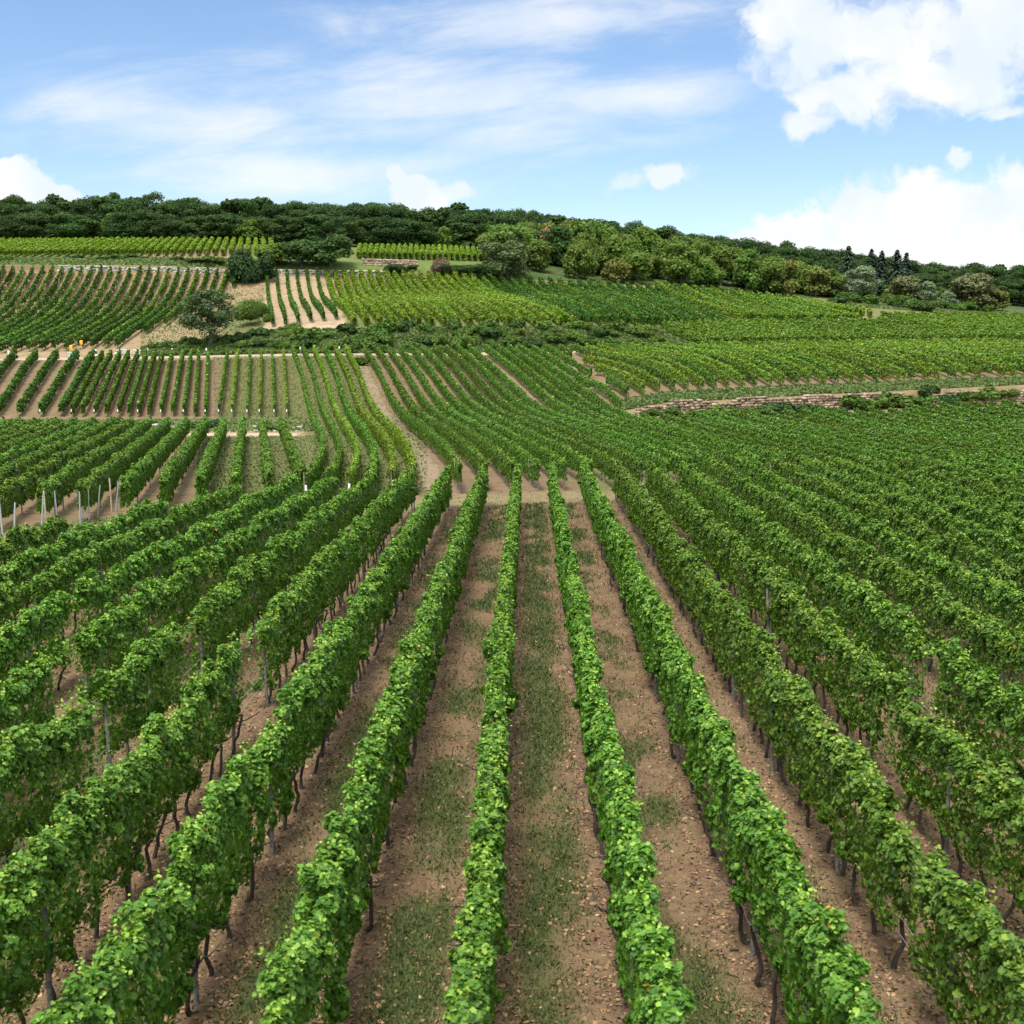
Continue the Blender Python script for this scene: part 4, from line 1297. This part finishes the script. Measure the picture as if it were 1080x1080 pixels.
for i in range(26):                      # scrub under the willows and along plot edges
    px = rs.uniform(880, 1045); a = float(pixdir(px, 330)[0]); y = float(knot(9, a)) + rs.uniform(1, 12)
    g = np.array([a * y, y, float(gz(a * y, y))])
    shrub(rs.choice(SHL[:1] + SH[:4]), g, rs.uniform(1.1, 1.9), 'low scrub bush at the feet of the silvery willows', 'scrub under the willows', .8)
for i in range(16):
    px = rs.uniform(-20, 290); a = float(pixdir(px, 280)[0]); y = float(knot(9, a)) + rs.uniform(2, 9)
    g = np.array([a * y, y, float(gz(a * y, y))])
    shrub(rs.choice(SH), g, rs.uniform(.8, 1.5), 'low shrub on the grassy ledge below the high left strip', 'shrubs on the grassy ledge', .5)
g = ground_at(380, 385, 150); shrub(SH[5], g, .9, 'small dark shrub at the top of the tan slope path', flat=.9)

# ------------------------------------------------------------------ signs and markers by the road
def sign(px, py, ht, w_, h_, mat, label, lean=0.0):
    g = ground_at(px, py, 170)
    e = empty('road_sign', g); tag(e, label, 'sign')
    mb = MB(); tube(mb, [(0, 0, -.2), (lean * .5, 0, ht * .5), (lean, 0, ht)], [.05, .05, .05], 6); mb.build('pole', GREYM, e)
    m2 = MB(); boxes(m2, [(lean, -.08, ht - h_ / 2)], [(w_, .05, h_)], np.array([.1]))
    o = m2.build('panel', mat, e)
    bv = o.modifiers.new('edge', 'BEVEL'); bv.width = .02; bv.segments = 2


sign(75.5, 378, 2.1, .46, .80, ORANGE, 'lower orange sign panel on a pole above the pale blue box')
sign(86.5, 377, 2.75, .46, .70, ORANGE, 'taller orange sign panel on a thin grey pole beside the road')
g = ground_at(74.5, 380, 170)
e = empty('meter_box', g); tag(e, 'pale blue box on a short stand under the orange sign', 'box')
mb = MB(); boxes(mb, [(0, 0, .62)], [(.62, .4, .9)], np.array([.2])); o = mb.build('housing', CYANP, e); o.modifiers.new('edge', 'BEVEL').width = .05
mb = MB(); boxes(mb, [(0, 0, 1.12)], [(.72, .5, .1)], np.array([.2])); mb.build('lid', WHITEP, e)
mb = MB(); tube(mb, [(0, 0, -.1), (0, 0, .2)], [.1, .1], 6); mb.build('stand', GREYM, e)
g = ground_at(10.5, 380, 170)
e = empty('marker_post', g); tag(e, 'leaning white marker post at the road on the far left', 'post')
mb = MB(); tube(mb, [(.12, 0, -.1), (.05, 0, .5)], [.09, .10], 7); mb.build('stub', POSTTAN, e)
mb = MB(); tube(mb, [(.05, 0, .5), (-.12, 0, 1.2), (-.2, 0, 1.5)], [.19, .2, .16], 8); mb.build('sleeve', WHITEP, e)
g = ground_at(101.5, 379, 170)
e = empty('marker_post', g); tag(e, 'black and white banded marker post right of the orange signs', 'post')
for z0, z1, r_, mt in ((-.1, .55, .10, POSTTAN), (.55, .85, .26, WHITEP), (.85, 1.3, .20, BLACKP), (1.3, 1.55, .17, WHITEP)):
    mb = MB(); tube(mb, [(0, 0, z0), (0, 0, z1)], [r_, r_ * .95], 8); mb.build('band', mt, e)
for px, py in ((128, 378.5), (156, 378), (182, 378), (218, 378), (317, 376.5), (358, 376)):
    g = ground_at(px, py, 170)
    e = empty('marker_stake', g); tag(e, 'slim white-topped stake standing at the head of a vine row by the road', 'stake', 'white-topped stakes along the road')
    q = link('pole', POST_SHORT, e); mb = MB(); tube(mb, [(0, 0, 1.25), (0, 0, 1.62)], [.14, .12], 7); mb.build('cap', WHITEP, e)

# free steel stakes left in the strip below the lower left block
ns = 0
for px, py, hh in ((3, 566, POST_S), (15, 568, POST_S), (44, 557, POST_S), (49, 556, POST_T), (61, 552, POST_S), (58, 549, POST_SHORT),
                   (87, 548, POST_S), (84, 547, POST_T), (103, 545, POST_S), (122, 541, POST_S), (118, 540, POST_T)):
    g = ground_at(px, py, 30)
    o = link('steel_stake' if hh is not POST_T else 'wooden_stake', hh, None, g); o.rotation_euler = (random.gauss(0, .05), random.gauss(0, .07), random.random() * 6)
    nm = {POST_S: ('tall pale steel stake standing in the strip below the lower left block', 'tall steel stakes below the lower left block'),
          POST_SHORT: ('short pale steel stake standing in the strip below the lower left block', 'short steel stakes below the lower left block'),
          POST_T: ('weathered tan wooden stake among steel stakes at the left edge', 'wooden stakes below the lower left block')}[hh]
    tag(o, nm[0], 'stake', nm[1])

# ------------------------------------------------------------------ small ground things in the near field
def grass_stuff():
    rng = np.random.default_rng(3); mb = MB()
    N = 900000
    Y = 12 + (76 - 12) * rng.random(N) ** 1.5
    X = (rng.random(N) * 2 - 1) * (.44 * Y + 2)
    g = grass_near(X, Y)
    keep = rng.random(N) < g * .62 + .03
    keep &= Y < knot(0, X / Y) - .5
    X, Y = X[keep], Y[keep]; n = len(X)
    h = (.03 + .055 * rng.random(n)) * (1 + Y / 50); wd = .009 * (1 + Y / 25)
    Z = (fbm(X * 1.3, Y * 1.3, 50, 4) - .5) * .10 - .01
    th = rng.random(n) * 6.28; ln = rng.normal(0, .6, (n, 2)) * h[:, None]
    b = np.stack([X, Y, Z], -1); s = np.stack([np.cos(th) * wd, np.sin(th) * wd, 0 * wd], -1)
    tip = b + np.stack([ln[:, 0], ln[:, 1], h], -1)
    v = np.stack([b - s, b + s, tip], 1)
    mb.add(v, np.arange(n * 3), np.full(n, 3), tint=np.clip(.5 + .3 * rng.normal(0, 1, n), 0, 1))
    o = mb.build('grass', GRASSM); tag(o, 'short patchy grass growing in the aisles between the near vine rows', 'grass', kind='stuff')


def litter_stuff():
    rng = np.random.default_rng(5); mb = MB()
    N = 95000
    Y = 12 + 45 * rng.random(N) ** 1.6; X = (rng.random(N) * 2 - 1) * (.44 * Y + 2)
    d = np.abs((X - ROW0) / PITCH - np.round((X - ROW0) / PITCH))
    keep = rng.random(N) < np.where(d < .27, .8, .22)
    X, Y = X[keep], Y[keep]; n = len(X)
    Z = (fbm(X * 1.3, Y * 1.3, 50, 4) - .5) * .10 + .012
    nr = rng.normal(0, .45, (n, 3)); nr[:, 2] += 1
    leaves(mb, np.stack([X, Y, Z], -1), nr, rng.normal(0, 1, (n, 3)), .03 + .06 * rng.random(n), rng.random(n), 'fold')
    o = mb.build('fallen_leaves', DRYMAT); tag(o, 'dry brown fallen vine leaves scattered along the near rows', 'leaves', kind='stuff')
    mb = MB(); N = 5000
    Y = 12 + 40 * rng.random(N) ** 1.7; X = (rng.random(N) * 2 - 1) * (.44 * Y + 2)
    g = grass_near(X, Y); keep = rng.random(N) > g * 2; X, Y = X[keep], Y[keep]; n = len(X)
    Z = (fbm(X * 1.3, Y * 1.3, 50, 4) - .5) * .10
    s = .025 + .07 * rng.random(n) ** 2.5
    boxes(mb, np.stack([X, Y, Z + s * .15], -1), np.stack([s, s * .8, s * .6], -1), rng.random(n) * 6, .7, tint=rng.random(n))
    o = mb.build('soil_clods', CLOD); tag(o, 'lumps of dry brown earth lying between the near vine rows', 'soil', kind='stuff')


grass_stuff(); litter_stuff()


def verge_stuff():
    """longer grass on the banks and field edges farther off"""
    rng = np.random.default_rng(9); mb = MB()
    def sow(pxa, pxb, kn0, kn1, n, hmin, hmax, off0=0., off1=0.):
        px = pxa + (pxb - pxa) * rng.random(n); a, _ = pixdir(px, np.full(n, 400.)); t = rng.random(n)
        Y = (knot(kn0, a) + off0) * (1 - t) + (knot(kn1, a) + off1) * t; X = a * Y; Z = gz(X, Y)
        h = hmin + (hmax - hmin) * rng.random(n); pos = np.stack([X, Y, Z + h * .4], -1)
        nr = rng.normal(0, .6, (n, 3)); nr[:, 2] += .3; nr[:, 1] -= .4
        ax = rng.normal(0, .3, (n, 3)); ax[:, 2] += 1
        leaves(mb, pos, nr, ax, h, np.clip(.4 + .3 * rng.normal(0, 1, n), 0, 1), 'fold')
    sow(150, 700, 6, 7, 42000, .3, .8)
    sow(-60, 290, 9, 10, 12000, .25, .6)
    sow(-60, 330, 2, 3, 9000, .1, .35, 6, 0)
    sow(650, 1140, 4, 4, 14000, .15, .5, .3, 4.5)
    sow(690, 800, 6, 7, 9000, .3, .7)
    sow(380, 700, 0, 1, 900, .04, .10, 0, 2)
    sow(330, 450, 1, 5, 16000, .06, .2, 2, 0)
    sow(225, 385, 4, 5, 14000, .06, .2)
    sow(205, 345, 1, 2, 9000, .06, .2, 2, 0)
    sow(150, 280, 7, 8, 9000, .1, .35)
    sow(-30, 340, 0, 1, 6000, .08, .25, 0, 2)
    sow(560, 700, 6, 7, 8000, .3, .7)
    sow(870, 1060, 9, 10, 9000, .3, .7)
    o = mb.build('bank_grass', leaf_mat('bank_grass_blade', (.045, .080, .018), (.080, .125, .028), (.150, .170, .050), rough=.7, trans=.2))
    tag(o, 'rough longer grass on the banks and field edges up the slope', 'grass', kind='stuff')


verge_stuff()
